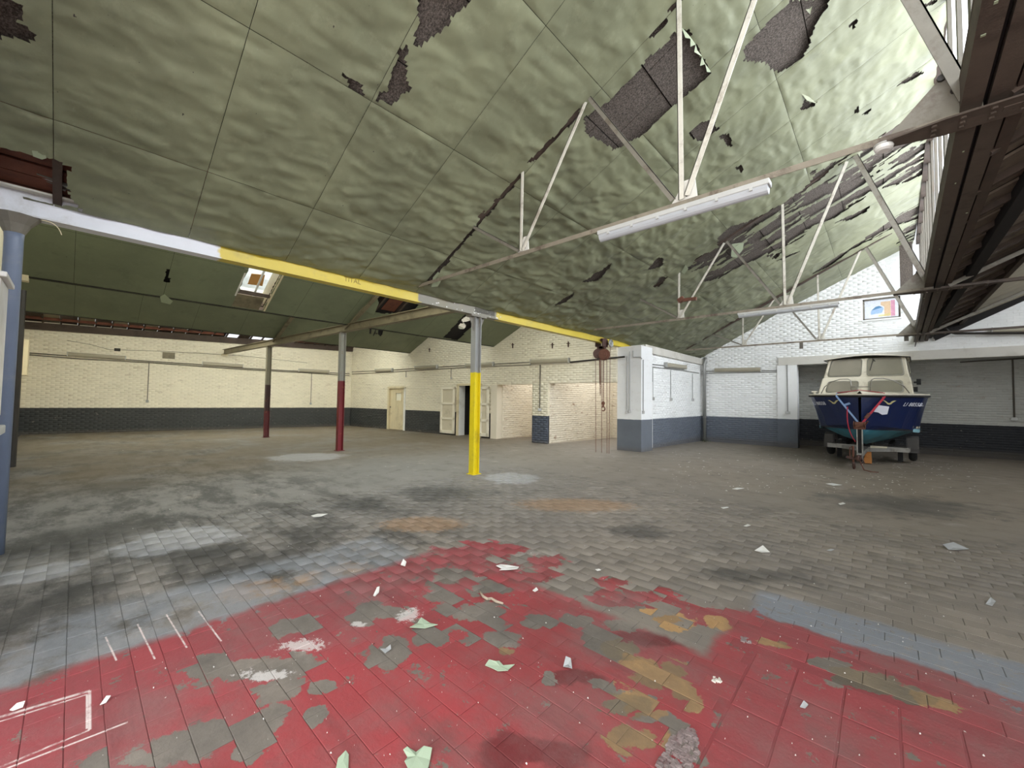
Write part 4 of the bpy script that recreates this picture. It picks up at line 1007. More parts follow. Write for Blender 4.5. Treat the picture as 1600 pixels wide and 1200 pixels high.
# ---------------------------------------------------------------- roof trusses
STUD = {}
M['steelchord'] = plain('truss_chord_worn_paint', (134, 124, 108), 0.55, var=0.25, scale=7, dirt=(70, 52, 42), dirt_amt=0.8)
def truss(Y, label, left=-5.72, thick=0.046):
    vxx = vx(Y)+0.08
    r = tag(empty('roof_truss', (0, Y, 3.35)), label=label, cat='truss')
    B1, B2, B3 = (-3.40, 0, .0), (-1.38, 0, .0), (vxx, 0, .0)
    zt = lambda x: float(zroof(x, Y))-3.35-.012
    T = lambda x: (x, 0, zt(x))
    a = lambda P, Q, w=thick, t=.007, m='steelwhite', nm='strut', f=1: MB().angle(P, Q, w, t, (0, 1, 0), flip=f).build(nm, M[m], r)
    chord = MB(); chord.bar((left, .022, .012), (vxx, .022, .012), .046, .007, (0, 0, 1)); chord.bar((left, .0, -.012), (vxx, .0, -.012), .007, .048, (0, 0, 1))
    chord.build('bottom_chord', M['steelchord'], r)
    MB().bar((-5.75, 0, zt(-5.75)+.06), (vxx+.1, 0, zt(vxx+.1)+.06), .09, .06).build('top_chord', M['darkwood'], r)
    a(T(-4.35), (B1[0]-.05, 0, .03), .042, .006, 'steelgrey', 'diagonal')
    a((B1[0]-.01, 0, .02), T(-3.40), nm='post')
    a((B1[0]+.02, 0, .02), T(-2.45), nm='diagonal')
    a(T(-2.40), (B2[0]-.08, 0, .04), .048, .007, 'steelgrey', 'diagonal')
    a((B2[0]+.0, 0, .02), T(-1.40), .05, nm='post')
    a((B2[0]+.05, 0, .04), T(-0.42), .054, nm='diagonal')
    a(T(-0.30), (B3[0]-.05, 0, .08), .078, .009, 'steelgrey', 'diagonal')
    for B, w in ((B1, .10), (B2, .13)):
        MB().prism([(B[0]-w, .0, -.03), (B[0]+w*1.1, .0, -.03), (B[0]+w*1.0, .0, .09), (B[0]+w*.9, 0, .20), (B[0]+.02, 0, .2), (B[0]-w*.5, .0, .06)], (0, 1, 0), .01).build('gusset_plate', M['concrete'], r)
    MB().prism([(vxx-.46, .0, -.045), (vxx+.02, .0, -.045), (vxx+.02, .0, .36), (vxx-.10, .0, .36), (vxx-.40, 0, .03)], (0, 1, 0), .012).build('gusset_plate', M['steelgrey'], r)
    def stud(nm, c, ax, R, h, mat):
        k = (nm, R, h, tuple(ax))
        if k not in STUD:
            mb = MB().disc((0, 0, 0), ax, R, h, 8); me = bpy.data.meshes.new(nm); me.from_pydata(mb.v, [], mb.f); me.materials.append(mat); STUD[k] = me
        o = bpy.data.objects.new(nm, STUD[k]); o.location = c; o.parent = r; COL.objects.link(o)
    for q in ((B3[0]-.10, .17), (B3[0]-.16, .28)): stud('bolt', (q[0], -.016, q[1]), (0, 1, 0), .022, .02, M['lead'])
    for B in (B1, B2):
        for k in range(3): stud('bolt', (B[0]+.045+.018*k, -.008, .05+.045*k), (0, 1, 0), .011, .012, M['lead'])
    # node plate under the valley girder and the chord of the next bay
    MB().prism([(vxx-.45, -.05, -.05), (vxx-.15, -.11, -.055), (vxx+.35, -.11, -.055), (vxx+.75, -.05, -.05), (vxx+.75, .05, -.05), (vxx+.35, .11, -.055), (vxx-.15, .11, -.055), (vxx-.45, .05, -.05)], (0, 0, 1), .012).build('node_plate', M['steelbrown'], r)
    for i in range(7):
        for j in (-1, 0, 1): stud('rivet', (vxx-.2+.13*i, j*.06, -.058), (0, 0, 1), .015, .012, M['steelbrown'])
    MB().bar((vxx+.1, 0, -.03), (5.6, 0, -.03), .05, .05).build('right_chord', M['steelbrown'], r)
    MB().angle((vxx+.18, 0, .0), (vxx+3.6, 0, zr(vxx+3.6)-3.35-.06), .07, .01, (0, 1, 0)).build('right_rafter', M['steelgrey'], r)
    MB().angle((vxx+1.9, 0, 0), (vxx+1.9, 0, zr(vxx+1.9)-3.35-.06), .05, .007, (0, 1, 0)).build('right_post', M['steelgrey'], r)
    return r
TY = (3.85, 9.3, 15.0)
truss(TY[0], 'nearest pale steel roof truss, with a strip light and smoke alarm on its chord', -5.80)
t2 = truss(TY[1], 'middle pale steel roof truss between the other two, behind the nearest strip light', -5.65)
truss(TY[2], 'farthest pale steel roof truss, just in front of the white gable wall', -5.55)
# rusty bracket left on the middle truss
MB().bar((-3.38, 0, .42), (-3.02, -.02, .40), .05, .07).bar((-3.42, 0, .40), (-3.30, 0, .46), .1, .1).build('rusty_bracket', M['rust'], t2)

gird = tag(empty('valley_girder', (vx(0)+.1, 0, 3.36)), label='long rusty brown riveted steel girder running overhead below the north-light window', cat='girder')
def gb(mb, nm, m='steelbrown'): return rel(mb, (vx(0)+.1, 0, 3.36)).build(nm, M[m], gird)
ya, yb = -.6, 17.2
for o, nm in ((.045, 'left_channel'), (.165, 'right_channel')):
    gb(MB().bar((vx(ya)+o, ya, 3.37), (vx(yb)+o, yb, 3.37), .095, .018).bar((vx(ya)+o-.04, ya, 3.47), (vx(yb)+o-.04, yb, 3.47), .012, .20).bar((vx(ya)+o, ya, 3.565), (vx(yb)+o, yb, 3.565), .095, .018), nm)
gb(MB().bar((vx(ya)+.105, ya, 3.46), (vx(yb)+.105, yb, 3.46), .014, .12), 'packing', 'dark')
gb(MB().bar((vx(ya)+.26, ya, 3.43), (vx(yb)+.26, yb, 3.43), .07, .12), 'gutter_board', 'darkwood')
gb(MB().bar((vx(8.9)+.01, 8.9, 3.2), (vx(16.9)+.02, 16.9, 3.2), .02, .02), 'stay_rod')
fp = MB()
for k in range(40):
    y = 1+16*rng.random(); x = vx(y)+.22*rng.random()
    fp.box((x, y, 3.354), (x+.006+.014*rng.random(), y+.01+.02*rng.random(), 3.358))
tag(gb(fp, 'paint_flakes', 'flap'), kind='stuff')

# ---------------------------------------------------------------- strip lights and smoke alarm
M['walldiff'] = plain('yellowed_diffuser', (168, 160, 140), 0.35, var=0.08, scale=3, bump=0)
def striplight(A, B, label, drop=0.0, w=.10, h=.09, group=None, nclip=6, wallside=None):
    A = np.array(A, float); B = np.array(B, float); L = np.linalg.norm(B-A)
    r = tag(empty('strip_light', tuple(A), math.atan2(B[1]-A[1], B[0]-A[0])), label=label, cat='light fitting', group=group)
    s = math.asin((B[2]-A[2])/L); r.rotation_euler = (0, -s, math.atan2(B[1]-A[1], B[0]-A[0]))
    n = wallside
    if n is None:
        MB().box((0, -w/2, -h*.42), (L, w/2, 0)).build('housing', M['housing'], r, bevel=.008)
        prof = [(w*.44*math.cos(t), -h*.42-h*.58*math.sin(t)) for t in np.linspace(0, math.pi, 9)]
        MB().prism([(0.015, a, b) for a, b in prof], (1, 0, 0), L-.03).build('diffuser', M['diffuser'], r)
        for k in range(nclip):
            x = L*(k+.5)/nclip
            MB().box((x-.012, -w/2-.006, -h*.6), (x+.012, w/2+.006, -h*.34)).build('clip', M['housing'], r)
    else:
        s = n
        MB().box((0, min(0, s*.07), -.08), (L, max(0, s*.07), .08)).build('housing', M['housing'], r, bevel=.006)
        prof = [(s*(.07+.07*math.sin(t)), .076*math.cos(t)) for t in np.linspace(0, math.pi, 8)]
        MB().prism([(0.02, a, b) for a, b in prof], (1, 0, 0), L-.04).build('diffuser', M['walldiff'], r)
        for x in (0.0, L-.02):
            MB().box((x, min(0, s*.13), -.082), (x+.02, max(0, s*.13), .082)).build('end_cap', M['housing'], r)
    return r
striplight((-2.27, 3.85, 3.305), (-0.66, 3.85, 3.305), 'long white strip light under the nearest truss', w=.11, h=.115)
striplight((-2.20, 9.3, 3.305), (-0.56, 9.3, 3.305), 'long white strip light under the middle truss', w=.11, h=.10)
sa = tag(empty('smoke_alarm', (0.03, 3.85, 3.30)), label='round white smoke alarm under the nearest truss chord', cat='alarm')
MB().tube([(0, 0, 0), (0, 0, -.012), (0, 0, -.03), (0, 0, -.04)], [.05, .055, .05, .035], 24).build('cover', M['whitepaint'], sa, smooth=False)
MB().disc((0, 0, .004), (0, 0, 1), .056, .008, 24).build('base', M['housing'], sa)
def wl(plane, x0, y0, x1, y1, label, side, off=.0):
    f = plane
    A, B = f(x0, y0), f(x1, y1)
    return striplight(A, B, label, wallside=side)
def lw(x, y, o=.0):
    n = np.array([LWB[1]-LWA[1], -(LWB[0]-LWA[0])]); n = n/np.linalg.norm(n)
    return onp(LWA+n*o, LWB+n*o, x, y)
def bk(x, y, o=.0): return onp(BWA+BWn*o, BWB+BWn*o, x, y)
wl(lw, 106, 553.5, 197, 559.5, 'wall strip light farthest along the cream left wall, left of the square opening', -1)
wl(lw, 316, 568, 380, 572, 'wall strip light on the cream left wall beneath the tie beam end', -1)
wl(lw, 466, 578.5, 514, 581, 'wall strip light on the cream left wall between the two red columns', -1)
wl(bk, 589, 579, 615, 578, 'short wall strip light on the cream back wall above the planked door', -1)
wl(bk, 651, 575, 685, 573, 'wall strip light on the cream back wall between planked door and double doors', -1)
wl(bk, 730, 571.5, 773, 569, 'wall strip light on the back wall behind the yellow column', -1)
wl(bk, 831, 566, 891, 563, 'long wall strip light on the back wall above the brick pier', -1)
def sd(x, y, o=0.0): return onp((SX+o, 11.8), (SX+o, GY), x, y)
def gw(x, y, o=0.0): return on('Y', GY-o, x, y)
wl(sd, 1037, 570, 1068, 574, 'strip light on the white side wall beyond the pillar', -1)
wl(gw, 1117, 578.5, 1190, 577.5, 'strip light on the white end wall left of the recess', -1)
wl(lambda x, y: on('Y', GY, x, y), 1548, 517, 1640, 514, 'dim strip light on the shaded gable above the recess lintel', -1)

# ---------------------------------------------------------------- conduits and sockets
def run(plane, pts, r, label, mat='conduit', o=.02, name='conduit', n=6):
    P = [plane(x, y, o) for x, y in pts]
    mb = MB().tube(P, r, n)
    for p in P[1:-1]: pass
    return tag(mb.build(name, M[mat], org=P[0]), label=label, cat='pipe')
run(lw, [(40, 551), (106, 556), (197, 562), (316, 570), (375, 575), (466, 580), (546, 584)], .02, 'upper conduit along the cream left wall joining the strip lights')
run(lw, [(40, 554), (120, 560.5), (232, 566.5), (375, 577), (487, 583), (546, 587)], .02, 'lower conduit along the cream left wall feeding the socket drops')
run(bk, [(550, 581), (600, 579), (690, 573), (770, 569), (830, 566)], .014, 'upper conduit along the back wall joining the strip lights')
run(bk, [(550, 584.5), (600, 582), (690, 576.5), (740, 573.5), (830, 570)], .014, 'lower conduit along the back wall under the strip lights')
run(bk, [(891, 566), (930, 562), (976, 557.5)], .028, 'thick dark conduit on the back wall running to the white pillar', 'lead')
run(lw, [(105, 532), (140, 538), (170, 546), (260, 549), (380, 556), (480, 567)], .008, 'thin cable sagging along the top of the cream left wall', 'conduit')
def drop(plane, x, y0, x1, y1, label, mat='conduit', box=(.09, .10), o=.02, r=.013, name='socket_drop'):
    A, B = plane(x, y0, o), plane(x1, y1, o)
    B = np.array([A[0], A[1], B[2]])
    q = tag(empty(name, tuple(B)), label=label, cat='socket')
    MB().tube([A-B, (0, 0, 0)], r, 6).build('conduit_pipe', M[mat], q)
    nrm = plane(x, y0, .1)-plane(x, y0, .0)
    n = (CAM-A)*np.array([1, 1, 0]); n /= np.linalg.norm(n)
    t = np.array([-n[1], n[0], 0])
    w, h = box
    MB().prism([-t*w/2+(0, 0, -h), t*w/2+(0, 0, -h), t*w/2, -t*w/2], n, .05).build('socket_box', M['galv'], q, bevel=.004)
    return q
drop(lw, 233, 566.5, 231, 625, 'socket drop on the cream left wall below the square opening')
drop(lw, 487, 583, 486, 629, 'socket drop on the cream left wall between the two red columns')
drop(bk, 634.5, 580, 634, 588, 'short conduit stub on the back wall just right of the planked door', box=(.05, .04))
drop(bk, 705, 576, 706, 590, 'short conduit stub with white box above the double doors', box=(.06, .05))
drop(lambda x, y, o=0: bk(x, y, o+.06), 844, 570, 843, 638, 'long socket drop on the brick pier between the alcoves', r=.018, box=(.12, .09))
def pf(x, y, o=0.0): return on('Y', 11.08-o, x, y)
drop(pf, 979.5, 556, 980, 642, 'left one of the paired socket drops on the pillar front', 'galv', (.055, .07))
drop(pf, 983.8, 549, 983, 640, 'right one of the paired socket drops on the pillar front', 'galv', (.055, .07))
run(pf, [(989, 548), (989, 558), (1001, 558), (1003, 561)], .012, 'short bent conduit on the pillar front below the beam', 'galv')
def ps(x, y, o=0.0): return on('X', -5.14+o, x, y)
drop(ps, 1005.2, 562, 1005, 642, 'socket drop down the pillar side facing the boat', 'galv', (.07, .08))
drop(sd, 1020, 574, 1020, 621, 'socket drop on the side wall nearest the pillar', 'galv', (.11, .09))
drop(sd, 1048, 578, 1048, 622, 'middle socket drop on the white side wall', 'galv', (.11, .09))
drop(sd, 1082, 584, 1082, 623, 'socket drop on the side wall nearest the corner downpipe', 'galv', (.11, .09))
run(sd, [(1008, 568), (1037, 571)], .014, 'conduit left of the side wall strip light', 'galv')
run(sd, [(1016, 573), (1068, 579), (1092, 583)], .014, 'lower conduit along the white side wall', 'galv')
run(gw, [(1097, 580.5), (1117, 580), (1190, 579), (1217, 578.5), (1229, 577)], .016, 'conduit along the white end wall left of the recess', 'galv')
run(gw, [(1097, 583.5), (1217, 581)], .012, 'lower conduit along the white end wall left of the recess', 'galv')
drop(lambda x, y, o=0: on('Y', GY-.06-o, x, y), 1230, 570, 1230, 643, 'socket drop on the narrow pier beside the boat', 'galv', (.14, .08), r=.016)
def rw(x, y, o=0.0): return on('Y', RY-o, x, y)
drop(rw, 1582, 562, 1581, 652, 'socket drop on the shaded recess wall right of the boat', 'conduit', (.14, .1), r=.022)
run(rw, [(1500, 566), (1582, 561), (1640, 557)], .022, 'conduit high on the shaded recess wall right of the boat', 'conduit')
def gr(x, y, o=0.0): return on('Y', GY-.08-o, x, y)
run(gr, [(1474, 510), (1484, 519), (1492, 521), (1640, 520)], .035, 'dark drain pipe above the lintel on the right', 'lead', .05)
for i, (x, y) in enumerate(((1252, 545), (1416, 533))):
    a = on('Y', 15.0, x, y-10); b = on('Y', 15.0, x, y)
    tag(MB().box((a[0]-.045, 14.99, b[2]), (a[0]+.045, 15.0, a[2])).build('hanging_tag', M['conduit'], org=(a[0], 15, a[2])), label=['small grey clip plate on the farthest truss chord, left of the window', 'small grey clip plate on the farthest truss chord, under the gable window'][i], cat='clip')
# wall niches and iron ties
for x0, y0, x1, y1, lab in ((254, 550, 273, 561, 'shallow square opening in the cream left wall'), (178.5, 544, 188, 549, 'small dark hole high in the cream left wall')):
    a, b = lw(x0, y0, .004), lw(x1, y1, .004)
    tag(MB().prism([(a[0], a[1], a[2]), (b[0], b[1], a[2]), (b[0], b[1], b[2]), (a[0], a[1], b[2])], (1, 0, 0), .012).build('wall_niche', M['tie' if x0 > 200 else 'dark'], org=a), label=lab, cat='opening')
for i, (x, y) in enumerate(((671, 547), (863, 540), (888, 538), (801, 540))):
    a = bk(x, y, .02)
    tag(MB().bar(a+(0, 0, .09), a-(0, 0, .09), .03, .03).bar(a+(-.07, 0, .03), a+(.07, 0, .03), .02, .02).build('iron_tie', M['rustdark'], org=a), label='small rusty iron wall tie %s' % ['left of the yellow column', 'above the long wall strip light', 'high on the back wall nearest the hoist', 'high on the back wall right of the yellow column'][i], cat='wall tie')

# ---------------------------------------------------------------- chain hoist
HY = 10.1
def hp_(x, y, dy=0.0): return on('Y', HY+dy, x, y)
hz = tag(empty('chain_hoist', (BX, HY, 2.5)), label='rusty chain hoist hanging from the yellow crane beam beside the pillar', cat='hoist')
ho = np.array([BX, HY, 2.5])
def hpart(mb, nm, m, **k): return rel(mb, ho).build(nm, M[m], hz, **k)
tr_ = MB()
for s in (-1, 1):
    tr_.prism([(BX+s*.10, HY-.16, 2.98), (BX+s*.10, HY+.14, 2.98), (BX+s*.10, HY+.16, 3.17), (BX+s*.10, HY+.05, 3.22), (BX+s*.10, HY-.14, 3.2)], (s, 0, 0), .02)
tr_.box((BX-.12, HY-.05, 2.93), (BX+.12, HY+.05, 2.99)).disc((BX, HY, 2.95), (0, 1, 0), .06, .1, 14)
hpart(tr_, 'trolley_frame', 'rustdark')
for s in (-1, 1):
    for dy in (-.09, .1):
        hpart(MB().disc((BX+s*.055, HY+dy, 3.155), (1, 0, 0), .06, .035, 18), 'trolley_wheel', 'rustdark')
wh = hp_(951.5, 535.5)
hpart(MB().ring((BX+.20, HY+.17, wh[2]), (1, 0, 0), .10, .022, 22, 8).disc((BX+.20, HY+.17, wh[2]), (1, 0, 0), .085, .012, 22).disc((BX+.20, HY+.17, wh[2]), (1, 0, 0), .03, .05, 12), 'hand_chain_wheel', 'galv')
hpart(MB().disc((BX+.11, HY+.17, wh[2]), (1, 0, 0), .018, .2, 10), 'axle', 'rustdark')
def drum(cx, cz, R, nm):
    d = MB(); ax = (0.30, -0.95, 0)
    d.disc((cx, HY, cz), ax, R, .10, 22); d.ring((cx, HY, cz), ax, R, .022, 22, 8); d.disc((cx+.02, HY-.06, cz), ax, R*.62, .06, 18); d.disc((cx+.03, HY-.09, cz), ax, R*.3, .05, 12)
    hpart(d, nm, 'rust' if 'gear' in nm else 'rustdark')
q = hp_(934.5, 552.5); drum(q[0], q[2], .125, 'brake_drum')
q2 = hp_(944, 554); drum(q2[0], q2[2], .145, 'gear_case')
hpart(MB().ring((BX, HY, 2.86), (0, 1, 0), .07, .016, 16, 8), 'suspension_eye', 'rustdark')
def chain(P, Q, link=.075, r=.008, w=.022):
    P = np.array(P, float); Q = np.array(Q, float); L = np.linalg.norm(Q-P); n = max(2, int(L/(link*.78))); d = (Q-P)/L
    e = np.cross(d, (0.3, 1, 0.1)); e /= np.linalg.norm(e); g = np.cross(d, e); mb = MB()
    for k in range(n):
        c = P+d*L*(k+.5)/n; s = e if k % 2 else g; h = L/n*.62
        pts = [c+d*h*math.cos(t)+s*w*math.sin(t) for t in np.linspace(0, 2*math.pi, 9)]
        mb.tube(pts, r, 4, caps=False)
    return mb
hpart(chain(hp_(938, 562), hp_(938, 617)), 'slack_chain', 'rust')
hpart(chain(hp_(937, 562, .02), hp_(937.5, 600, .02)), 'slack_chain', 'rust')
hpart(chain(hp_(943, 562), hp_(942.5, 630)), 'load_chain', 'rust')
hk = hp_(942.5, 636)
hpart(MB().ring(hk-(0, 0, .05), (0, 1, 0), .055, .017, 18, 8, a0=-2.4, a1=2.2).tube([hk+(0, 0, .10), hk+(0, 0, .03), hk+(0.0, 0, -.005)], [.022, .03, .018], 10).disc(hk+(0, 0, .11), (0, 1, 0), .045, .05, 14), 'hook', 'rust')
for nm, xs in (('hand_chain', ((930.5, 560), (931, 714), (940, 713), (940, 562))), ('hand_chain', ((948, 545), (948.5, 710), (950, 717), (951.5, 710), (953.5, 540)))):
    pts = [hp_(*p) for p in xs]
    if nm: 
        mb = MB()
        for a, b in zip(pts[:-1], pts[1:]):
            c = chain(a, b, .06, .0045, .012); k = len(mb.v); mb.v += c.v; mb.f += [tuple(k+i for i in f) for f in c.f]; mb.m += c.m
        hpart(mb, nm, 'rust')

# ---------------------------------------------------------------- doors
def panel_bk(mb, ua, ub_, za, zb, o0, o1):
    return mb.add([bw(ua, za, o1), bw(ub_, za, o1), bw(ub_, zb, o1), bw(ua, zb, o1), bw(ua, za, o0), bw(ub_, za, o0), bw(ub_, zb, o0), bw(ua, zb, o0)],
                  [(0, 1, 2, 3), (5, 4, 7, 6), (0, 3, 7, 4), (1, 5, 6, 2), (3, 2, 6, 7), (0, 4, 5, 1)])
d1 = tag(empty('door_1'), kind='structure')
a, b = D1
panel_bk(MB(), a-.02, a+.09, 0, 1.99, -.1, .03).build('door_frame', M['doorcream'], d1)
panel_bk(MB(), b-.09, b+.02, 0, 1.99, -.1, .03).build('door_frame', M['whitepaint'], d1)
panel_bk(MB(), a-.02, b+.02, 1.90, 1.99, -.1, .03).build('door_frame', M['doorcream'], d1)
npk = 8; w_ = (b-a-.18)/npk
wa, wb = a+.09+w_*3, a+.09+w_*6
for k in range(npk):
    ua_, ub__ = a+.09+w_*k+.004, a+.09+w_*(k+1)-.004
    if 3 <= k < 6:
        panel_bk(MB(), ua_, ub__, 0.01, 1.34, -.10, -.065).build('plank', M['doorcream'], d1); panel_bk(MB(), ua_, ub__, 1.70, 1.90, -.10, -.065).build('plank', M['doorcream'], d1)
    else: panel_bk(MB(), ua_, ub__, 0.01, 1.90, -.10, -.065).build('plank', M['doorcream'], d1)
panel_bk(MB(), a+.07, b-.07, 0.0, 1.93, -.14, -.10).build('backing', M['doorcream'], d1)
panel_bk(MB(), wa-.03, wb+.03, 1.31, 1.35, -.065, -.045).build('window_bead', M['doorcream'], d1)
panel_bk(MB(), wa-.03, wb+.03, 1.69, 1.73, -.065, -.045).build('window_bead', M['doorcream'], d1)
panel_bk(MB(), wa-.03, wa+.01, 1.31, 1.73, -.065, -.045).build('window_bead', M['doorcream'], d1)
panel_bk(MB(), wb-.01, wb+.03, 1.31, 1.73, -.065, -.045).build('window_bead', M['doorcream'], d1)
panel_bk(MB(), wa, wb, 1.34, 1.70, -.10, -.092).build('pane', plain('frosted_pane', (226, 222, 204), 0.2, var=0.05, bump=0), d1)
panel_bk(MB(), a+.1, a+.14, 1.0, 1.06, -.065, -.03).build('latch', M['conduit'], d1)
M['doorleaf'] = plain('door_rail_paint', (232, 224, 204), .5, var=.05, dirt=(170, 156, 130), dirt_amt=.3)
M['doorpanelshade'] = plain('door_panel_shade_paint', (206, 196, 172), .5, var=.08, dirt=(160, 146, 120), dirt_amt=.4)  # darker than the rails, puts the panels' shading into the colour
jb = panel_bk(MB(), ub(767, 640), ub(776.3, 640), -.2, 2.0, -.31, .012); tag(jb.build('wall_alcove_jamb', M['whitenear']), kind='structure')
d2 = tag(empty('door_2'), kind='structure')
a, b = D2
panel_bk(MB(), a-.09, a+.02, 0, 2.03, -.02, .04).build('door_frame', M['doorcream'], d2)
panel_bk(MB(), b-.02, b+.06, 0, 2.03, -.02, .04).build('door_frame', M['doorcream'], d2)
panel_bk(MB(), a-.09, b+.06, 1.98, 2.06, -.02, .04).build('door_frame', M['doorcream'], d2)
panel_bk(MB(), a, a+.03, 0, 2.0, -.32, -.0).build('reveal_lining', M['whitepaint'], d2)
for nm, ua_, ub__ in (('door_leaf', ub(691, 640), ub(712.5, 640)), ('door_leaf', ub(752, 640), ub(766, 640))):
    leaf = panel_bk(MB(), ua_, ub__, .06, 1.93, .055, .075).build(nm, M['doorpanelshade'], d2)
    st = .09
    for (p, q, z0_, z1_) in ((ua_, ua_+st, .06, 1.93), (ub__-st, ub__, .06, 1.93), (ua_, ub__, .06, .18), (ua_, ub__, .62, .70), (ua_, ub__, 1.23, 1.31), (ua_, ub__, 1.84, 1.93)):
        panel_bk(MB(), p, q, z0_, z1_, .07, .115).build('rail' if q-p > .1 else 'stile', M['doorleaf'], leaf)
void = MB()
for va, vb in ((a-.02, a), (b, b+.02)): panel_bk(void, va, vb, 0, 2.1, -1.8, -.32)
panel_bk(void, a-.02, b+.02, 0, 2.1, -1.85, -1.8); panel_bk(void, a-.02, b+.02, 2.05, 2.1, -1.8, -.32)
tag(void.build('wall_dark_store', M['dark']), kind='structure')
d3 = tag(empty('door_3'), kind='structure')
MB().box((SX-.04, 11.93, 0), (SX+.03, 12.0, 2.04)).build('door_frame', M['whitepaint'], d3)
MB().box((SX-.04, 12.36, 0), (SX+.03, 12.44, 2.04)).build('door_frame', M['whitepaint'], d3)
MB().box((SX-.04, 11.93, 2.0), (SX+.03, 12.44, 2.08)).build('door_frame', M['whitepaint'], d3)
MB().box((SX-.06, 12.0, 0.01), (SX-.02, 12.36, 2.0)).build('door_leaf', M['whitepaint'], d3)
MB().box((SX-.02, 12.05, 1.05), (SX-.005, 12.31, 1.9)).build('panel', M['whitepaint'], d3)
MB().box((SX-.02, 12.05, .15), (SX-.005, 12.31, .95)).build('panel', M['whitepaint'], d3)
# white band along the top of the side wall, corner downpipe
tag(MB().box((SX-.05, 11.84, 2.965), (SX+.07, GY, 3.21)).build('trim_side_band', M['concrete'], bevel=.006), kind='structure')
dp = tag(empty('downpipe', (-5.27, GY-.13, 0)), label='thick grey downpipe in the corner between side wall and end wall', cat='pipe')
MB().tube([(0, 0, -.1), (0, 0, 2.88), (.0, -.0, 2.96), (.03, .02, 3.08), (.03, .02, 3.25)], .065, 14).build('pipe', M['galv'], dp, smooth=True)
for z in (.85, 2.55): MB().ring((0, 0, z), (0, 0, 1), .068, .012, 18, 6).build('bracket', M['galv'], dp)
tf = MB()
for k in range(16):
    p = np.array([-5.2+.08*rng.normal(), GY-.25+.06*rng.normal(), -.1]); tf.tube([p, p+(.03*rng.normal(), .03*rng.normal(), .07+.05*rng.random())], [.006, .001], 4)
tag(tf.build('weed_tuft', plain('weed_green', (82, 92, 50), .8)), label='small weed growing at the foot of the corner downpipe', cat='weed', kind='stuff')

# ---------------------------------------------------------------- near left edge: downpipe, white cabinet, cables
fp_ = tag(empty('steel_column', (BX, -.43, 0)), label='grey-blue round steel column carrying the near end of the crane beam', cat='column')
MB().tube([(0, 0, 0), (0, 0, 2.86), (0, 0, 2.94)], [.06, .06, .065], 18).build('shaft', M['bluepipe'], fp_, smooth='auto')
MB().tube([(0, 0, 2.92), (0, 0, 3.0), (0, 0, 3.08)], [.066, .10, .16], 14).build('capital', M['steelgrey'], fp_)
cb = tag(empty('wall_cabinet', (-5.05, -.62, 1.26)), label='white wall cabinet at the left edge in front of the grey-blue column', cat='cabinet')
MB().box((-.25, 0, 0), (.25, .22, 1.05)).build('body', M['whitepaint'], cb, bevel=.01)
MB().box((-.28, 0, 1.05), (.28, .25, 1.09)).build('lid', M['whitepaint'], cb, bevel=.008)
MB().box((.25, .03, .05), (.262, .2, 1.0)).build('door', M['whitepaint'], cb)
sh = tag(MB().box((-5.3, -.62, 1.12), (-4.8, -.37, 1.19)).build('wall_ledge', M['housing'], org=(-5.05, -.62, 1.12), bevel=.01), label='small pale ledge under the white wall cabinet', cat='ledge')
cbm = tag(empty('cable_bundle', (BX+.1, -.55, 3.4)), label='bundle of grey cables rising the wall above the near beam end', cat='cable')
for k in range(6):
    x = .03*k
    MB().tube([(x, .01+.012*(k % 3), 1.5), (x-.01, .02+.012*(k % 3), .6), (x+.01, .03, .25), (x-.02, .10+.03*k, .05), (x-.04, .3+.06*k, .0)], .011, 6).build('cable', M['conduit' if k % 2 else 'galv'], cbm)
# fittings on the side bay's front wall, seen edge-on
for x, w, z0_, z1_, m, lab in ((-9.2, .09, .0, 3.3, 'conduit', 'grey pipe on the side bay front wall, first beyond the column'), (-12.6, .11, .0, 3.5, 'lead', 'dark pipe on the side bay front wall, farther beyond the column')):
    y = -.60-.0466*(-x-6.0)
    tag(MB().tube([(x, y+w, z0_), (x, y+w, z1_)], w*.7, 10).build('wall_pipe', M[m], org=(x, y, 0)), label=lab, cat='pipe')
y = -.60-.0466*(19.5-6.0)
tag(MB().box((-19.9, y, 2.0), (-19.4, y+.22, 3.1)).build('switch_box', M['doorcream'], org=(-19.6, y, 2.0), bevel=.01), label='pale switch box on the side bay front wall near the left corner', cat='box')
# ---------------------------------------------------------------- boat on its trailer
BO = np.array([-0.415, 12.55, float(floor_z(12.55))])
BRZ = math.radians(-2.5)
M['navy'] = plain('navy_gelcoat', (20, 34, 74), 0.28, var=0.2, scale=3, bump=0.03, dirt=(40, 52, 66), dirt_amt=0.35)
M['teal'] = plain('teal_antifouling', (62, 128, 146), 0.5, var=0.2, scale=6, dirt=(40, 84, 98), dirt_amt=0.5)
M['gel'] = plain('cream_gelcoat', (206, 198, 178), 0.4, var=0.12, scale=5, dirt=(140, 128, 104), dirt_amt=0.5)
M['screen'] = plain('clouded_acrylic', (128, 122, 108), 0.12, var=0.2, scale=3, bump=0, spec=0.7)
M['stripe'] = plain('cream_stripe', (222, 214, 190), 0.4, var=0.1)
M['rail'] = plain('stainless_rail', (150, 146, 138), 0.3, 0.7, 0.15)
M['strapred'] = plain('red_webbing', (176, 42, 62), 0.7, var=0.2, scale=30)
M['strapblue'] = plain('pale_blue_webbing', (130, 156, 196), 0.7, var=0.2, scale=30)
M['mud'] = plain('grey_plastic_mudguard', (84, 81, 78), .7, var=.2)
M['galvw'] = plain('galvanised_trailer_steel', (150, 148, 142), 0.5, 0.3, 0.2, 8, dirt=(80, 66, 54), dirt_amt=0.6)
boat = tag(empty('motor_boat', tuple(BO), BRZ), label='navy and cream cabin motor boat with teal bottom, bow towards the hall', cat='boat')
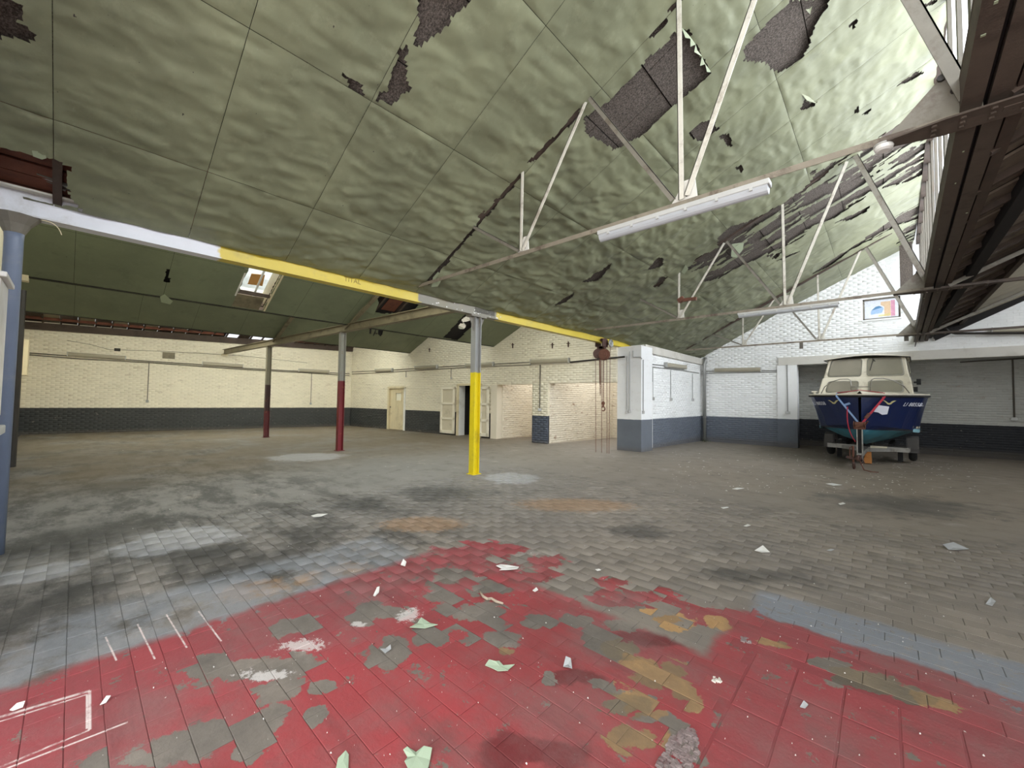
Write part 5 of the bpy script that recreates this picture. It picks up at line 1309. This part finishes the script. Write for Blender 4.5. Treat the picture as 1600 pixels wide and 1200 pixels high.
ST = [(0.0, .03, 1.66, .02, 1.03, .015, .90, .88), (.08, .36, 1.66, .16, 1.00, .07, .885, .80), (.22, .68, 1.66, .40, .97, .24, .875, .70), (.5, .95, 1.665, .68, .93, .50, .87, .58),
      (.9, 1.09, 1.67, .87, .89, .74, .86, .50), (1.4, 1.15, 1.68, .95, .86, .87, .84, .45), (2.0, 1.16, 1.69, .98, .84, .93, .82, .42), (3.4, 1.16, 1.70, .98, .835, .93, .81, .42), (4.9, 1.10, 1.71, .95, .83, .90, .80, .42)]
def smooth_st(ST, n=40):
    A = np.array(ST); y = A[:, 0]; t = np.concatenate([np.linspace(0, 1, 16)**1.6*1.4, np.linspace(1.4, 4.9, 10)[1:]])
    return np.stack([t]+[np.interp(t, y, A[:, k]) for k in range(1, 8)], 1)
SS = smooth_st(ST)
def hullsec(s):
    y, hw, zg, hc, zc, ht, zt, zk = s
    pts = []
    for f in (0, .25, .5, .75, 1.0):      # flared topside
        e = 1-(1-f)**1.35
        pts.append((hc+(hw-hc)*f**1.25, zc+(zg-zc)*f))
    return pts[::-1], [(ht, zt), (ht*.55, zt+(zk-zt)*.52), (0.0, zk)]
def side_pt(y, f, s=1):
    q = [np.interp(y, SS[:, 0], SS[:, k]) for k in range(8)]
    return np.array([s*(q[3]+(q[1]-q[3])*f**1.25), y, q[4]+(q[2]-q[4])*f])
hv, hf, hm = [], [], []
rows = []
for s in SS:
    top, bot = hullsec(s); row = top+bot
    L = [(-x, s[0], z) for x, z in row]; Rr = [(x, s[0], z) for x, z in row[::-1][1:]]
    rows.append(L+Rr)
n_ = len(rows[0])
for r_ in rows: hv += r_
for i in range(len(rows)-1):
    for k in range(n_-1):
        hf.append((i*n_+k, i*n_+k+1, (i+1)*n_+k+1, (i+1)*n_+k))
        j = min(k, n_-2-k); hm.append(0 if j < 5 else 1)
hf.append(tuple((len(rows)-1)*n_+k for k in range(n_))); hm.append(0)
hull = MB(); hull.v = hv; hull.f = hf; hull.m = hm
hull = hull.build('hull', [M['navy'], M['teal']], boat)
sm = MB()
for s in (-1, 1):          # boot-top stripe and pale spray strake at the chine
    for y0, y1 in zip(np.linspace(.9, 4.8, 10)[:-1], np.linspace(.9, 4.8, 10)[1:]):
        a, b = side_pt(y0, .06, s), side_pt(y1, .06, s); c, d = side_pt(y0, .12, s), side_pt(y1, .12, s)
        o = np.array([s*.006, 0, 0]); sm.add([a+o, b+o, d+o, c+o], [(0, 1, 2, 3)])
sm.build('boot_stripe', M['stripe'], boat)
sk_ = MB()
for s in (-1, 1):
    for y0, y1 in zip(np.linspace(.9, 4.8, 8)[:-1], np.linspace(.9, 4.8, 8)[1:]):
        a, b = side_pt(y0, 0, s), side_pt(y1, 0, s); o = np.array([s*.02, 0, -.0])
        sk_.add([a+o+(0, 0, .03), b+o+(0, 0, .03), b+o*.5-(0, 0, .05), a+o*.5-(0, 0, .05)], [(0, 1, 2, 3)])
sk_.build('spray_strake', plain('pale_blue_strake', (150, 200, 212), .4, var=.1), boat)
dv, df = [], []
for s in SS:
    y, hw, zg = s[:3]
    for f in (-1, -.94, -.5, 0, .5, .94, 1):
        dv.append((f*(hw+.015), y-.01, zg+.03+(0 if abs(f) > .95 else .03+.07*(1-f*f))))
for i in range(len(SS)-1):
    for k in range(6): df.append((i*7+k, (i+1)*7+k, (i+1)*7+k+1, i*7+k+1))
dk = MB(); dk.v = dv; dk.f = df; dk.m = [0]*len(df); dk.build('deck', M['gel'], boat, smooth=True)
gl_ = [(-s[1]-.012, s[0]-.01, s[2]+.012) for s in SS[::-1]]+[(s[1]+.012, s[0]-.01, s[2]+.012) for s in SS[1:]]
MB().tube(gl_, .026, 8).build('rub_rail', M['black'], boat, smooth=True)
MB().tube([(a, b, c+.035) for a, b, c in gl_], .018, 8).build('toe_rail', M['gel'], boat, smooth=True)
# cabin: lower trunk, upper windscreen, roof
def frustum(secs, nm, mat, bev=.02):
    """secs: (y, z, halfwidth) rings front-bottom, front-top, back-top, back-bottom"""
    v = []
    for y, z, hw in secs: v += [(-hw, y, z), (hw, y, z)]
    return MB().add(v, [(0, 1, 3, 2), (2, 3, 5, 4), (4, 5, 7, 6), (0, 2, 4, 6), (1, 7, 5, 3), (0, 6, 7, 1)]).build(nm, mat, boat, bevel=bev)
LB, LT = (.78, 1.72, .91), (1.14, 2.17, .85)
UB, UT = (1.20, 2.15, .84), (1.58, 2.70, .76)
frustum([LB, LT, (3.3, 2.17, .85), (3.3, 1.72, .91)], 'cabin_trunk', M['gel'], .03)
frustum([UB, UT, (3.2, 2.72, .78), (3.2, 2.15, .84)], 'wheelhouse', M['gel'], .03)
rv = []
for y in (1.50, 1.56, 3.3):
    for f in np.linspace(-1, 1, 9): rv.append((f*.84, y, (2.69 if y < 1.52 else 2.71)+.085*(1-abs(f)**1.6)))
rf = [(i*9+k, i*9+k+1, (i+1)*9+k+1, (i+1)*9+k) for i in range(2) for k in range(8)]
rr = MB(); rr.add(rv+[(a, b, c-.022) for a, b, c in rv], rf+[tuple(27+q for q in f[::-1]) for f in rf]+[(k, 27+k, 28+k, k+1) for k in range(8)]+[(18+k, 19+k, 46+k, 45+k) for k in range(8)]+[(0, 9, 36, 27), (9, 18, 45, 36), (8, 35, 44, 17), (17, 44, 53, 26)])
rr.build('cabin_roof', M['gel'], boat)
edge = [(f*.85, 1.49, 2.672+.085*(1-abs(f)**1.6)) for f in np.linspace(-1, 1, 9)]
MB().tube([(-.85, 3.3, 2.68)]+edge+[(.85, 3.3, 2.68)], .011, 6).build('roof_edge_trim', M['black'], boat)
def facept(B, T, s, t, o=0.0):
    y = B[0]+(T[0]-B[0])*t; z = B[1]+(T[1]-B[1])*t; hw = B[2]+(T[2]-B[2])*t
    n = np.array([0, -(T[1]-B[1]), (T[0]-B[0])]); n /= np.linalg.norm(n)
    return np.array([s*hw, y, z])+n*o
def rrect(s0, s1, t0, t1, r, k=4):
    pts = []
    for cx, cy, a0 in ((s1-r, t1-r*2, 0), (s0+r, t1-r*2, 90), (s0+r, t0+r*2, 180), (s1-r, t0+r*2, 270)):
        for j in range(k+1):
            a = math.radians(a0+90*j/k); pts.append((cx+r*math.cos(a), cy+2*r*math.sin(a)))
    return pts
for B, T, rects in ((LB, LT, ((-.80, -.13, .16, .74), (.13, .80, .16, .74))), (UB, UT, ((-.88, -.09, .14, .92), (.09, .88, .14, .92)))):
    nf = np.array([0, -(T[1]-B[1]), (T[0]-B[0])]); nf /= np.linalg.norm(nf)
    for s0, s1, t0, t1 in rects:
        po = [facept(B, T, s, t, .004) for s, t in rrect(s0-.03, s1+.03, t0-.05, t1+.05, .07)]
        fo = MB().prism(po, nf, .008).build('window_frame', M['rail'], boat)
        pi = [facept(B, T, s, t, .012) for s, t in rrect(s0, s1, t0, t1, .06)]
        MB().prism(pi, nf, .004).build('windscreen_pane', M['screen'], boat)
for s in (-1, 1):
    q = [(s*(.895), 1.25, 1.86), (s*.895, 2.6, 1.86), (s*.87, 2.6, 2.06), (s*.87, 1.35, 2.06)]
    MB().prism(q, (s, 0, 0), .012).build('side_window', M['screen'], boat)
    q = [(s*(.845), 1.5, 2.25), (s*.845, 2.9, 2.25), (s*.80, 2.9, 2.6), (s*.80, 1.7, 2.6)]
    MB().prism(q, (s, 0, 0), .012).build('side_window', M['screen'], boat)
    # bow rails
    p = [(s*.84, .80, 1.74), (s*.74, .66, 1.92), (s*.58, .52, 2.04), (s*.40, .42, 2.10), (s*.24, .38, 2.10), (s*.19, .36, 2.06), (s*.17, .33, 1.76)]
    MB().tube(p, .011, 8).build('bow_rail', M['rail'], boat, smooth=True)
MB().tube([(-.18, .34, 1.90), (.18, .34, 1.90)], .009, 8).build('bow_rail', M['rail'], boat)
MB().tube([(.10, 1.30, 2.30), (.16, 1.46, 2.62)], .008, 6).tube([(.16, 1.50, 2.66), (.20, 1.44, 2.60)], .012, 6).build('windscreen_wiper', M['black'], boat)
nl = MB().box((.90, 1.5, 2.02), (1.0, 1.62, 2.06)).box((.95, 1.5, 1.98), (1.03, 1.6, 2.12)); nl.build('side_lamp', M['black'], boat)
MB().box((.88, 1.3, 1.80), (.97, 1.38, 1.92)).build('side_lamp', M['black'], boat)
MB().tube([(-1.0, .95, 1.74), (-1.0, .95, 1.80)], .03, 8).tube([(-1.06, .93, 1.80), (-.94, .97, 1.80)], .018, 8).build('mooring_cleat', M['gel'], boat)
# markings on the bow: registration and gull emblem on each side
def hull_frame(y, f, s):
    P = side_pt(y, f, s); ty = side_pt(y+.05, f, s)-side_pt(y-.05, f, s); tz = side_pt(y, f+.05, s)-side_pt(y, f-.05, s)
    X = ty/np.linalg.norm(ty)*(1 if s > 0 else -1); Z = np.cross(X, tz); Z /= np.linalg.norm(Z); Y = np.cross(Z, X)
    if Z[0]*s < 0: X, Z = -X, -Z; Y = np.cross(Z, X)
    return P, X, Y, Z
M['mark'] = plain('white_vinyl', (214, 216, 224), 0.5, var=0.05, bump=0)
M['gull'] = plain('cream_vinyl', (196, 186, 132), 0.5, var=0.05, bump=0)
for s, y in ((1, .50), (-1, .44)):
    P, X, Y, Z = hull_frame(y, .76, s)
    o = text('registration_lettering', 'LI 88558', .125, tuple(P+Z*.012), (0, 0, 0), M['mark'], boat, .002, 1.15 if s > 0 else 1.0, .35*s)
    o.rotation_euler = Matrix(((X[0], Y[0], Z[0]), (X[1], Y[1], Z[1]), (X[2], Y[2], Z[2]))).to_euler()
    P, X, Y, Z = hull_frame(.165, .80, s)
    g = [(-.13, .045), (-.09, .05), (-.045, .02), (-.01, -.005), (.02, .0), (.04, .03), (.085, .05), (.13, .05), (.09, .025), (.06, .0), (.035, -.03), (.0, -.04), (-.03, -.03), (-.05, -.005), (-.09, .03)]
    MB().prism([P+Z*.014+X*a+Y*b*1.1 for a, b in g], Z, .004).build('gull_emblem', M['gull'], boat)
P, X, Y, Z = hull_frame(.86, .74, 1)
MB().prism([P+Z*.01+X*a+Y*b for a, b in ((-.16, -.008), (.16, -.008), (.16, .008), (-.16, .008))], Z, .003).build('pin_stripe', M['mark'], boat)

# notice and strap
def bl(p): # boat-local to world
    c, s = math.cos(BRZ), math.sin(BRZ); return np.array([BO[0]+p[0]*c-p[1]*s, BO[1]+p[0]*s+p[1]*c, BO[2]+p[2]])
P, X, Y, Z = hull_frame(.115, .55, 1)
pp = [bl(P+Z*.03+X*a+Y*b) for a, b in ((-.10, -.05), (-.02, -.06), (.06, -.11), (.15, -.09), (.17, .09), (.06, .10), (-.02, .11), (-.06, .05))]
Zw = bl(Z)-bl((0, 0, 0))
tag(MB().prism(pp, Zw, .003).build('paper_notice', plain('white_notice_paper', (224, 226, 236), .8, var=.05), org=pp[0]), label='crumpled white paper notice stuck on the navy bow', cat='paper')
st = tag(empty('ratchet_strap', tuple(bl((0, 0, 1.0)))), label='red and pale blue ratchet strap tying the bow down to the winch post', cat='strap')
sb_ = bl((0, 0, 1.0))
def sp(mb, nm, m): return rel(mb, sb_).build(nm, M[m], st)
sp(MB().bar(bl((-.42, .13, 1.755)), bl((-.0, .08, 1.815)), .07, .012).bar(bl((.0, .08, 1.815)), bl((.40, .13, 1.755)), .07, .012), 'webbing', 'strapred')
sp(MB().bar(bl((-.42, .13, 1.745)), bl((-.43, .06, 1.66)), .05, .012, (0, 1, 0)).bar(bl((-.43, .06, 1.66)), bl((-.03, -.16, 1.07)), .035, .010, (0, 1, 0)), 'webbing', 'strapblue')
sp(MB().bar(bl((.40, .13, 1.745)), bl((.42, .06, 1.64)), .06, .012, (0, 1, 0)).bar(bl((.42, .06, 1.64)), bl((.05, -.16, 1.05)), .04, .010, (0, 1, 0)), 'webbing', 'strapred')
sp(MB().bar(bl((-.30, .02, 1.45)), bl((-.18, .0, 1.50)), .05, .02, (0, 1, 0)), 'loose_end', 'strapblue')
sp(MB().bar(bl((.10, -.13, 1.16)), bl((.17, -.1, 1.27)), .06, .05), 'ratchet', 'rust')
sp(MB().tube(curve3(bl((-.22, -.04, 1.42)), bl((-.26, -.16, .9)), bl((-.08, -.10, .60))), .012, 6), 'hanging_tail', 'strapred')

trl = tag(empty('boat_trailer', tuple(BO), BRZ), label='rusty galvanised boat trailer carrying the boat, its jockey wheel on the floor', cat='trailer')
def tp(mb, nm, m, **k): return mb.build(nm, M[m], trl, **k)
wp = MB().box((-.055, -.20, .16), (-.035, -.10, .90)).box((.035, -.20, .16), (.055, -.10, .90))
tp(wp, 'winch_post', 'galvw')
tp(MB().box((-.035, -.17, .16), (.035, -.10, .92)), 'post_web', 'black')
tp(MB().disc((0, -.16, 1.0), (1, 0, 0), .07, .16, 16).disc((-.1, -.16, 1.0), (1, 0, 0), .085, .015, 16).disc((.1, -.16, 1.0), (1, 0, 0), .085, .015, 16).box((-.10, -.2, .90), (.10, -.08, .96)).bar((.1, -.2, 1.0), (.16, -.28, 1.1), .02, .02).bar((-.06, -.22, .95), (.10, -.24, 1.05), .03, .03), 'winch', 'rust')
tp(MB().box((-.07, -.10, .96), (.07, .0, 1.06)), 'bow_stop', 'black')
tp(MB().bar((0, -.45, .30), (0, 3.6, .36), .08, .10), 'drawbar', 'galvw')
tp(MB().bar((0, .9, .34), (-.78, 1.8, .34), .06, .08).bar((0, .9, .34), (.78, 1.8, .34), .06, .08).bar((-.78, 1.8, .34), (-.78, 4.0, .34), .06, .08).bar((.78, 1.8, .34), (.78, 4.0, .34), .06, .08), 'side_rails', 'galvw')
tp(MB().bar((-.80, 1.45, .36), (.80, 1.45, .36), .05, .11), 'cross_member', 'galvw')
tp(MB().bar((-.86, 2.5, .30), (.86, 2.5, .30), .07, .07), 'axle', 'black')
tp(MB().tube([(-.10, 1.45, .43), (.10, 1.45, .43)], .05, 12), 'keel_roller', 'black')
for s in (-1, 1):
    tp(MB().bar((s*.45, 1.5, .42), (s*.45, 3.4, .42), .08, .12), 'bunk', 'black')
    w = tp(MB().ring((s*.85, 2.5, .29), (1, 0, 0), .20, .085, 24, 10), 'tyre', 'black', smooth=True)
    MB().disc((s*.85, 2.5, .29), (1, 0, 0), .145, .10, 20).disc((s*.91, 2.5, .29), (1, 0, 0), .05, .04, 12).build('rim', M['galvw'], w)
    mg = [(math.cos(a), math.sin(a)) for a in np.linspace(-.15, math.pi+.15, 12)]
    m_ = MB()
    for (a, b), (c, d) in zip(mg[:-1], mg[1:]):
        m_.add([(s*.73, 2.5+.36*a, .30+.36*b), (s*.97, 2.5+.36*a, .30+.36*b), (s*.97, 2.5+.36*c, .30+.36*d), (s*.73, 2.5+.36*c, .30+.36*d)], [(0, 1, 2, 3)])
    m_.box((s*.85-.09, 2.10, .34), (s*.85+.09, 2.13, .62))
    tp(m_, 'mudguard', 'mud')
    tp(MB().box((s*.62-.05, 2.1, .0), (s*.62+.05, 2.2, .34)), 'prop_stand', 'black')
tp(MB().box((.08, 1.40, .33), (.40, 1.42, .42)), 'number_board', 'stripe')
jw = tp(MB().tube([(-.10, -.42, .10), (-.10, -.42, .52)], .022, 8).tube([(-.16, -.40, .20), (-.16, -.40, .48), (-.10, -.42, .52)], .010, 6), 'jockey_stem', 'rust')
MB().ring((-.09, -.46, .085), (1, .2, 0), .06, .026, 18, 8).disc((-.09, -.46, .085), (1, .2, 0), .05, .03, 14).build('jockey_wheel', M['rustdark'], jw)
tp(MB().bar((-.22, -.48, .27), (.02, -.40, .22), .04, .05).bar((0, -.62, .27), (0, -.40, .30), .09, .08).ring((0, -.62, .27), (1, 0, 0), .05, .02, 14, 6).tube([(.03, -.5, .30), (.10, -.56, .18), (.04, -.6, .14)], .012, 6), 'coupling', 'rustdark')
tp(MB().tube([(.02, -.55, .22), (.10, -.66, .03), (.24, -.74, .015), (.34, -.7, .015)], .012, 6), 'safety_chain', 'rust')
ck = on('Z', float(floor_z(12.75)), 1356, 724)
tag(MB().box((ck[0]-.075, ck[1]-.02, ck[2]), (ck[0]+.075, ck[1]+.10, ck[2]+.14)).box((ck[0]-.06, ck[1]+.0, ck[2]+.14), (ck[0]+.07, ck[1]+.09, ck[2]+.33)).build('wood_block', plain('orange_timber', (186, 124, 62), .7, var=.25, scale=14), org=ck, bevel=.006), label='stacked orange-brown wood blocks beside the trailer jockey wheel', cat='block')
# ---------------------------------------------------------------- debris on the floor
def fpt(x, y, h=0.0):
    z = 0.0
    for _ in range(4):
        p = on('Z', z+h, x, y); z = float(floor_z(p[1]))
    return p
M['greenflake'] = plain('pale_green_flake', (160, 176, 152), 0.7, var=0.1, scale=20)
M['whiteflake'] = plain('white_flake', (214, 212, 206), 0.7, var=0.06, scale=20)
M['greyfoil'] = plain('grey_foil_scrap', (176, 178, 180), 0.4, 0.3, 0.2, 20)
def flake(px, name, label, cat, mat, lift=None, h=.003, group=None):
    pts = [fpt(*p, .004) for p in px]; c = np.mean(pts, 0); k = len(pts)
    lift = lift or [0.0]*k
    top = [p+np.array([0, 0, l]) for p, l in zip(pts, lift)]
    cc = c+np.array([0, 0, .004])
    mb = MB().add(top+[cc]+[p+np.array([0, 0, h]) for p in top]+[cc+np.array([0, 0, h])],
                  [((i+1) % k, i, k) for i in range(k)]+[(k+1+i, k+1+(i+1) % k, 2*k+1) for i in range(k)]+[(i, (i+1) % k, k+1+(i+1) % k, k+1+i) for i in range(k)])
    return tag(mb.build(name, M[mat], org=c), label=label, cat=cat, group=group)
FL = [
    ([(640, 983), (652, 974), (658, 968), (672, 974), (684, 980), (664, 982)], 'paint_flake', 'pale green triangular paint flake on the red floor', 'flake', 'greenflake', [.01, 0, .012, 0, .015, 0]),
    ([(758, 1040), (764, 1034), (774, 1037), (780, 1035), (788, 1042), (804, 1041), (794, 1047), (794, 1051), (778, 1049), (768, 1044)], 'paint_flake', 'jagged pale green paint flake in the middle of the red floor', 'flake', 'greenflake', [.0, .01, .012, .006, 0, .008, .0, .01, 0, 0]),
    ([(630, 1176), (636, 1172), (650, 1176), (662, 1171), (675, 1173), (672, 1188), (668, 1204), (640, 1206), (632, 1194), (637, 1184)], 'paint_flake', 'large jagged pale green paint flake at the bottom edge of the red floor', 'flake', 'greenflake', [.01, .012, 0, .012, .01, 0, 0, 0, .01, 0]),
    ([(524, 1206), (528, 1190), (540, 1178), (545, 1180), (544, 1206)], 'paint_flake', 'pale green paint flake cut off at the bottom edge, left of the largest flake', 'flake', 'greenflake', [0, .01, .012, 0, 0]),
    ([(775, 886), (782, 882), (790, 885), (811, 886), (808, 892), (790, 891), (780, 893), (784, 889)], 'paper_scrap', 'torn white paper scrap at the ragged top edge of the red paint', 'paper', 'whiteflake', [.01, 0, .012, 0, .014, 0, .01, 0]),
    ([(626, 883), (630, 879), (635, 882), (633, 885)], 'paper_scrap', 'small crumpled white scrap beside the upper red patches', 'paper', 'whiteflake', [.0, .03, .02, .0]),
    ([(1179, 862), (1192, 857), (1203, 863), (1190, 865)], 'paper_scrap', 'curled white scrap on grey paving right of centre', 'paper', 'whiteflake', [.01, .03, 0, .01]),
    ([(1473, 854), (1490, 852), (1514, 858), (1496, 861), (1482, 859)], 'foil_scrap', 'curled grey foil scrap on the paving at the right', 'scrap', 'greyfoil', [.02, .03, 0, .01, 0]),
    ([(486, 806), (496, 803), (512, 803), (502, 807), (490, 808)], 'paper_scrap', 'flat white scrap on the paving in front of the near red column', 'paper', 'whiteflake', None),
    ([(15, 1110), (26, 1103), (39, 1100), (36, 1105), (20, 1111)], 'paper_scrap', 'white sliver above the chalk rectangle at the left edge', 'paper', 'whiteflake', [0, .01, .012, 0, 0]),
    ([(156, 1102), (166, 1092), (173, 1091), (166, 1098)], 'paper_scrap', 'white sliver to the right of the chalk rectangle', 'paper', 'whiteflake', [0, .012, .01, 0]),
    ([(1162, 822), (1168, 819), (1173, 821), (1167, 823)], 'paper_scrap', 'tiny white scrap on the paving below the white end wall', 'paper', 'whiteflake', None),
    ([(1290, 756), (1300, 755), (1316, 758), (1302, 759)], 'paper_scrap', 'white sliver on the floor in front of the boat trailer', 'paper', 'whiteflake', None),
    ([(1310, 787), (1317, 785), (1321, 787), (1313, 789)], 'paper_scrap', 'small white scrap midway between boat and red floor', 'paper', 'whiteflake', None),
    ([(1144, 764), (1152, 762), (1163, 763), (1152, 765)], 'paper_scrap', 'flat white scrap on the floor before the corner downpipe', 'paper', 'whiteflake', None),
    ([(1126, 793), (1136, 792), (1139, 793), (1130, 795)], 'paper_scrap', 'thin white scrap left of the tiny scrap below the end wall', 'paper', 'whiteflake', None),
    ([(880, 1042), (884, 1033), (892, 1035), (894, 1045), (888, 1046)], 'scrap_lump', 'dark grey crumpled scrap on the red floor', 'scrap', 'greyfoil', [0, .025, .02, 0, .01]),
    ([(594, 1017), (602, 1014), (610, 1013), (611, 1017), (602, 1021)], 'curled_scrap', 'grey curled scrap on the worn patch near the pale green triangle', 'scrap', 'greyfoil', [.01, .0, .02, .01, 0]),
    ([(583, 931), (589, 922), (593, 922), (592, 928), (586, 932)], 'curled_scrap', 'pale curled scrap on the dark worn patch in the red paint', 'scrap', 'whiteflake', [0, .02, .025, .01, 0]),
    ([(1292, 860), (1298, 858), (1304, 859), (1298, 861)], 'stone_chip', 'flat grey stone chip on the paving left of the foil scrap', 'stone', 'greyfoil', None),
    ([(1540, 944), (1548, 938), (1556, 942), (1550, 947)], 'curled_scrap', 'small dark curled scrap near the right edge of the paving', 'scrap', 'greyfoil', [0, .02, .01, 0]),
    ([(930, 890), (936, 889), (939, 891), (933, 892)], 'stone_chip', 'small white chip right of the upper red patches', 'stone', 'whiteflake', None),
    ([(832, 923), (838, 920), (841, 922), (836, 925)], 'stone_chip', 'small white chip between the twig and the torn paper', 'stone', 'whiteflake', [.0, .01, .0, 0]),
    ([(1250, 1105), (1256, 1100), (1263, 1105), (1258, 1107)], 'curled_scrap', 'small curled pinkish scrap on a red paving tile', 'scrap', 'greyfoil', [0, .015, .01, 0]),
]
for a in FL: flake(*a)
tw = [fpt(x, y, .012) for x, y in ((749, 923), (755, 932), (762, 936), (768, 935), (776, 940), (786, 943))]
tag(MB().tube(tw, [.005, .009, .010, .009, .010, .007], 7).tube([tw[2], tw[2]+(tw[2]-tw[1])*.6+np.array([0, 0, .006])], [.007, .002], 6).build('twig', plain('bleached_twig', (168, 152, 134), .8, var=.2, scale=40), org=tw[2], smooth=True), label='short bleached forked twig lying on the red floor', cat='twig')
# broken mortar where a tile has crumbled, loose mortar lumps on the groove
def rubble(cx, cy, n, rx, ry, smin, smax, name, label, mat):
    mb = MB(); c = fpt(cx, cy)
    for k in range(n):
        a = rng.random()*2*math.pi; q = math.sqrt(rng.random()); p = c+np.array([math.cos(a)*q*rx, math.sin(a)*q*ry, 0]); s = smin+(smax-smin)*rng.random()**2
        v = [p+np.array([s*dx*(.6+.5*rng.random()), s*dy*(.6+.5*rng.random()), (s*.5*dz*(.6+.5*rng.random()) if dz > 0 else -.004)]) for dx, dy, dz in ((-1, -1, 0), (1, -1, 0), (1, 1, 0), (-1, 1, 0), (-.6, -.6, 1), (.6, -.6, 1), (.6, .6, 1), (-.6, .6, 1))]
        mb.add(v, [(4, 5, 6, 7), (0, 1, 5, 4), (1, 2, 6, 5), (2, 3, 7, 6), (3, 0, 4, 7)])
    return tag(mb.build(name, mat, org=c), label=label, cat='rubble', kind='stuff')
M['mortar'] = plain('broken_mortar', (132, 118, 116), .9, var=.35, scale=25, bump=.5, dirt=(96, 58, 60), dirt_amt=.6)
rubble(1062, 1178, 230, .055, .16, .004, .02, 'mortar_rubble', 'crumbled grey mortar rubble between bricks and paving tiles', M['mortar'])
rubble(1120, 1062, 26, .02, .03, .004, .012, 'mortar_crumbs', 'pale mortar crumbs on the groove beside the paving tiles', M['concrete'])
rubble(1165, 1000, 30, .03, .03, .004, .013, 'mortar_crumbs', 'grey mortar crumbs at the far end of the groove', M['mortar'])
# countless small chips of paint and plaster
def specks(n, boxf, smin, smax, name, label, mat):
    mb = MB(); k = 0
    while k < n:
        x, y = boxf()
        p = fpt(x, y)
        if not (-20 < p[0] < 5 and 0.3 < p[1] < 17): continue
        d = np.linalg.norm(p-CAM); s = (smin+(smax-smin)*rng.random()**3)*max(0.6, d/7)
        t = rng.random()*6.28; m = 4
        ring = [p+np.array([s*(.6+.8*rng.random())*math.cos(t+6.283*i/m), s*(.4+.6*rng.random())*math.sin(t+6.283*i/m), .005+.004*rng.random()*(i % 2)]) for i in range(m)]
        mb.add(ring+[p+(0, 0, .012)], [(0, 1, 4), (1, 2, 4), (2, 3, 4), (3, 0, 4)]); k += 1
    return tag(mb.build(name, mat), label=label, cat='debris', kind='stuff')
specks(320, lambda: (rng.random()*1500+60, 700+500*rng.random()**1.7), .002, .009, 'paint_chips', 'scattered white paint chips all over the paving', M['whiteflake'])
specks(260, lambda: (1050+480*rng.random(), 702+70*rng.random()), .006, .02, 'plaster_chips', 'plaster and paint chips strewn before the boat and end wall', M['concrete'])
specks(120, lambda: (560+1000*rng.random(), 720+300*rng.random()), .004, .014, 'dark_crumbs', 'dark crumbs of roof board scattered on the paving', M['board'])

# lettering becomes plain mesh parts
for o in list(TEXTS):
    me = bpy.data.meshes.new_from_object(o.evaluated_get(bpy.context.evaluated_depsgraph_get()))
    n = bpy.data.objects.new('tmp', me); n.parent = o.parent; n.location = o.location; n.rotation_euler = o.rotation_euler; n.scale = o.scale
    nm = o.name; COL.objects.link(n); bpy.data.objects.remove(o); n.name = nm.split('.')[0]
    if not n.data.materials: n.data.materials.append(M['mark'])

GROUPS = {'strip_light': 'strip lights on the walls and trusses', 'conduit': 'conduits on the walls', 'socket_drop': 'socket drops on the walls', 'roof_truss': 'roof trusses of the hall', 'steel_column': 'steel columns',
          'paper_scrap': 'paper scraps on the floor', 'paint_flake': 'fallen paint flakes', 'iron_tie': 'iron wall ties', 'hanging_tag': 'clip plates on the far truss', 'curled_scrap': 'curled scraps on the floor',
          'stone_chip': 'stone chips on the floor', 'wall_niche': 'openings in the left wall', 'mortar_crumbs': 'mortar crumbs on the groove', 'wall_pipe': 'pipes on the front wall'}
for o in bpy.data.objects:
    k = o.name.split('.')[0]
    if o.parent is None and k in GROUPS and o.get('label'): o['group'] = GROUPS[k]
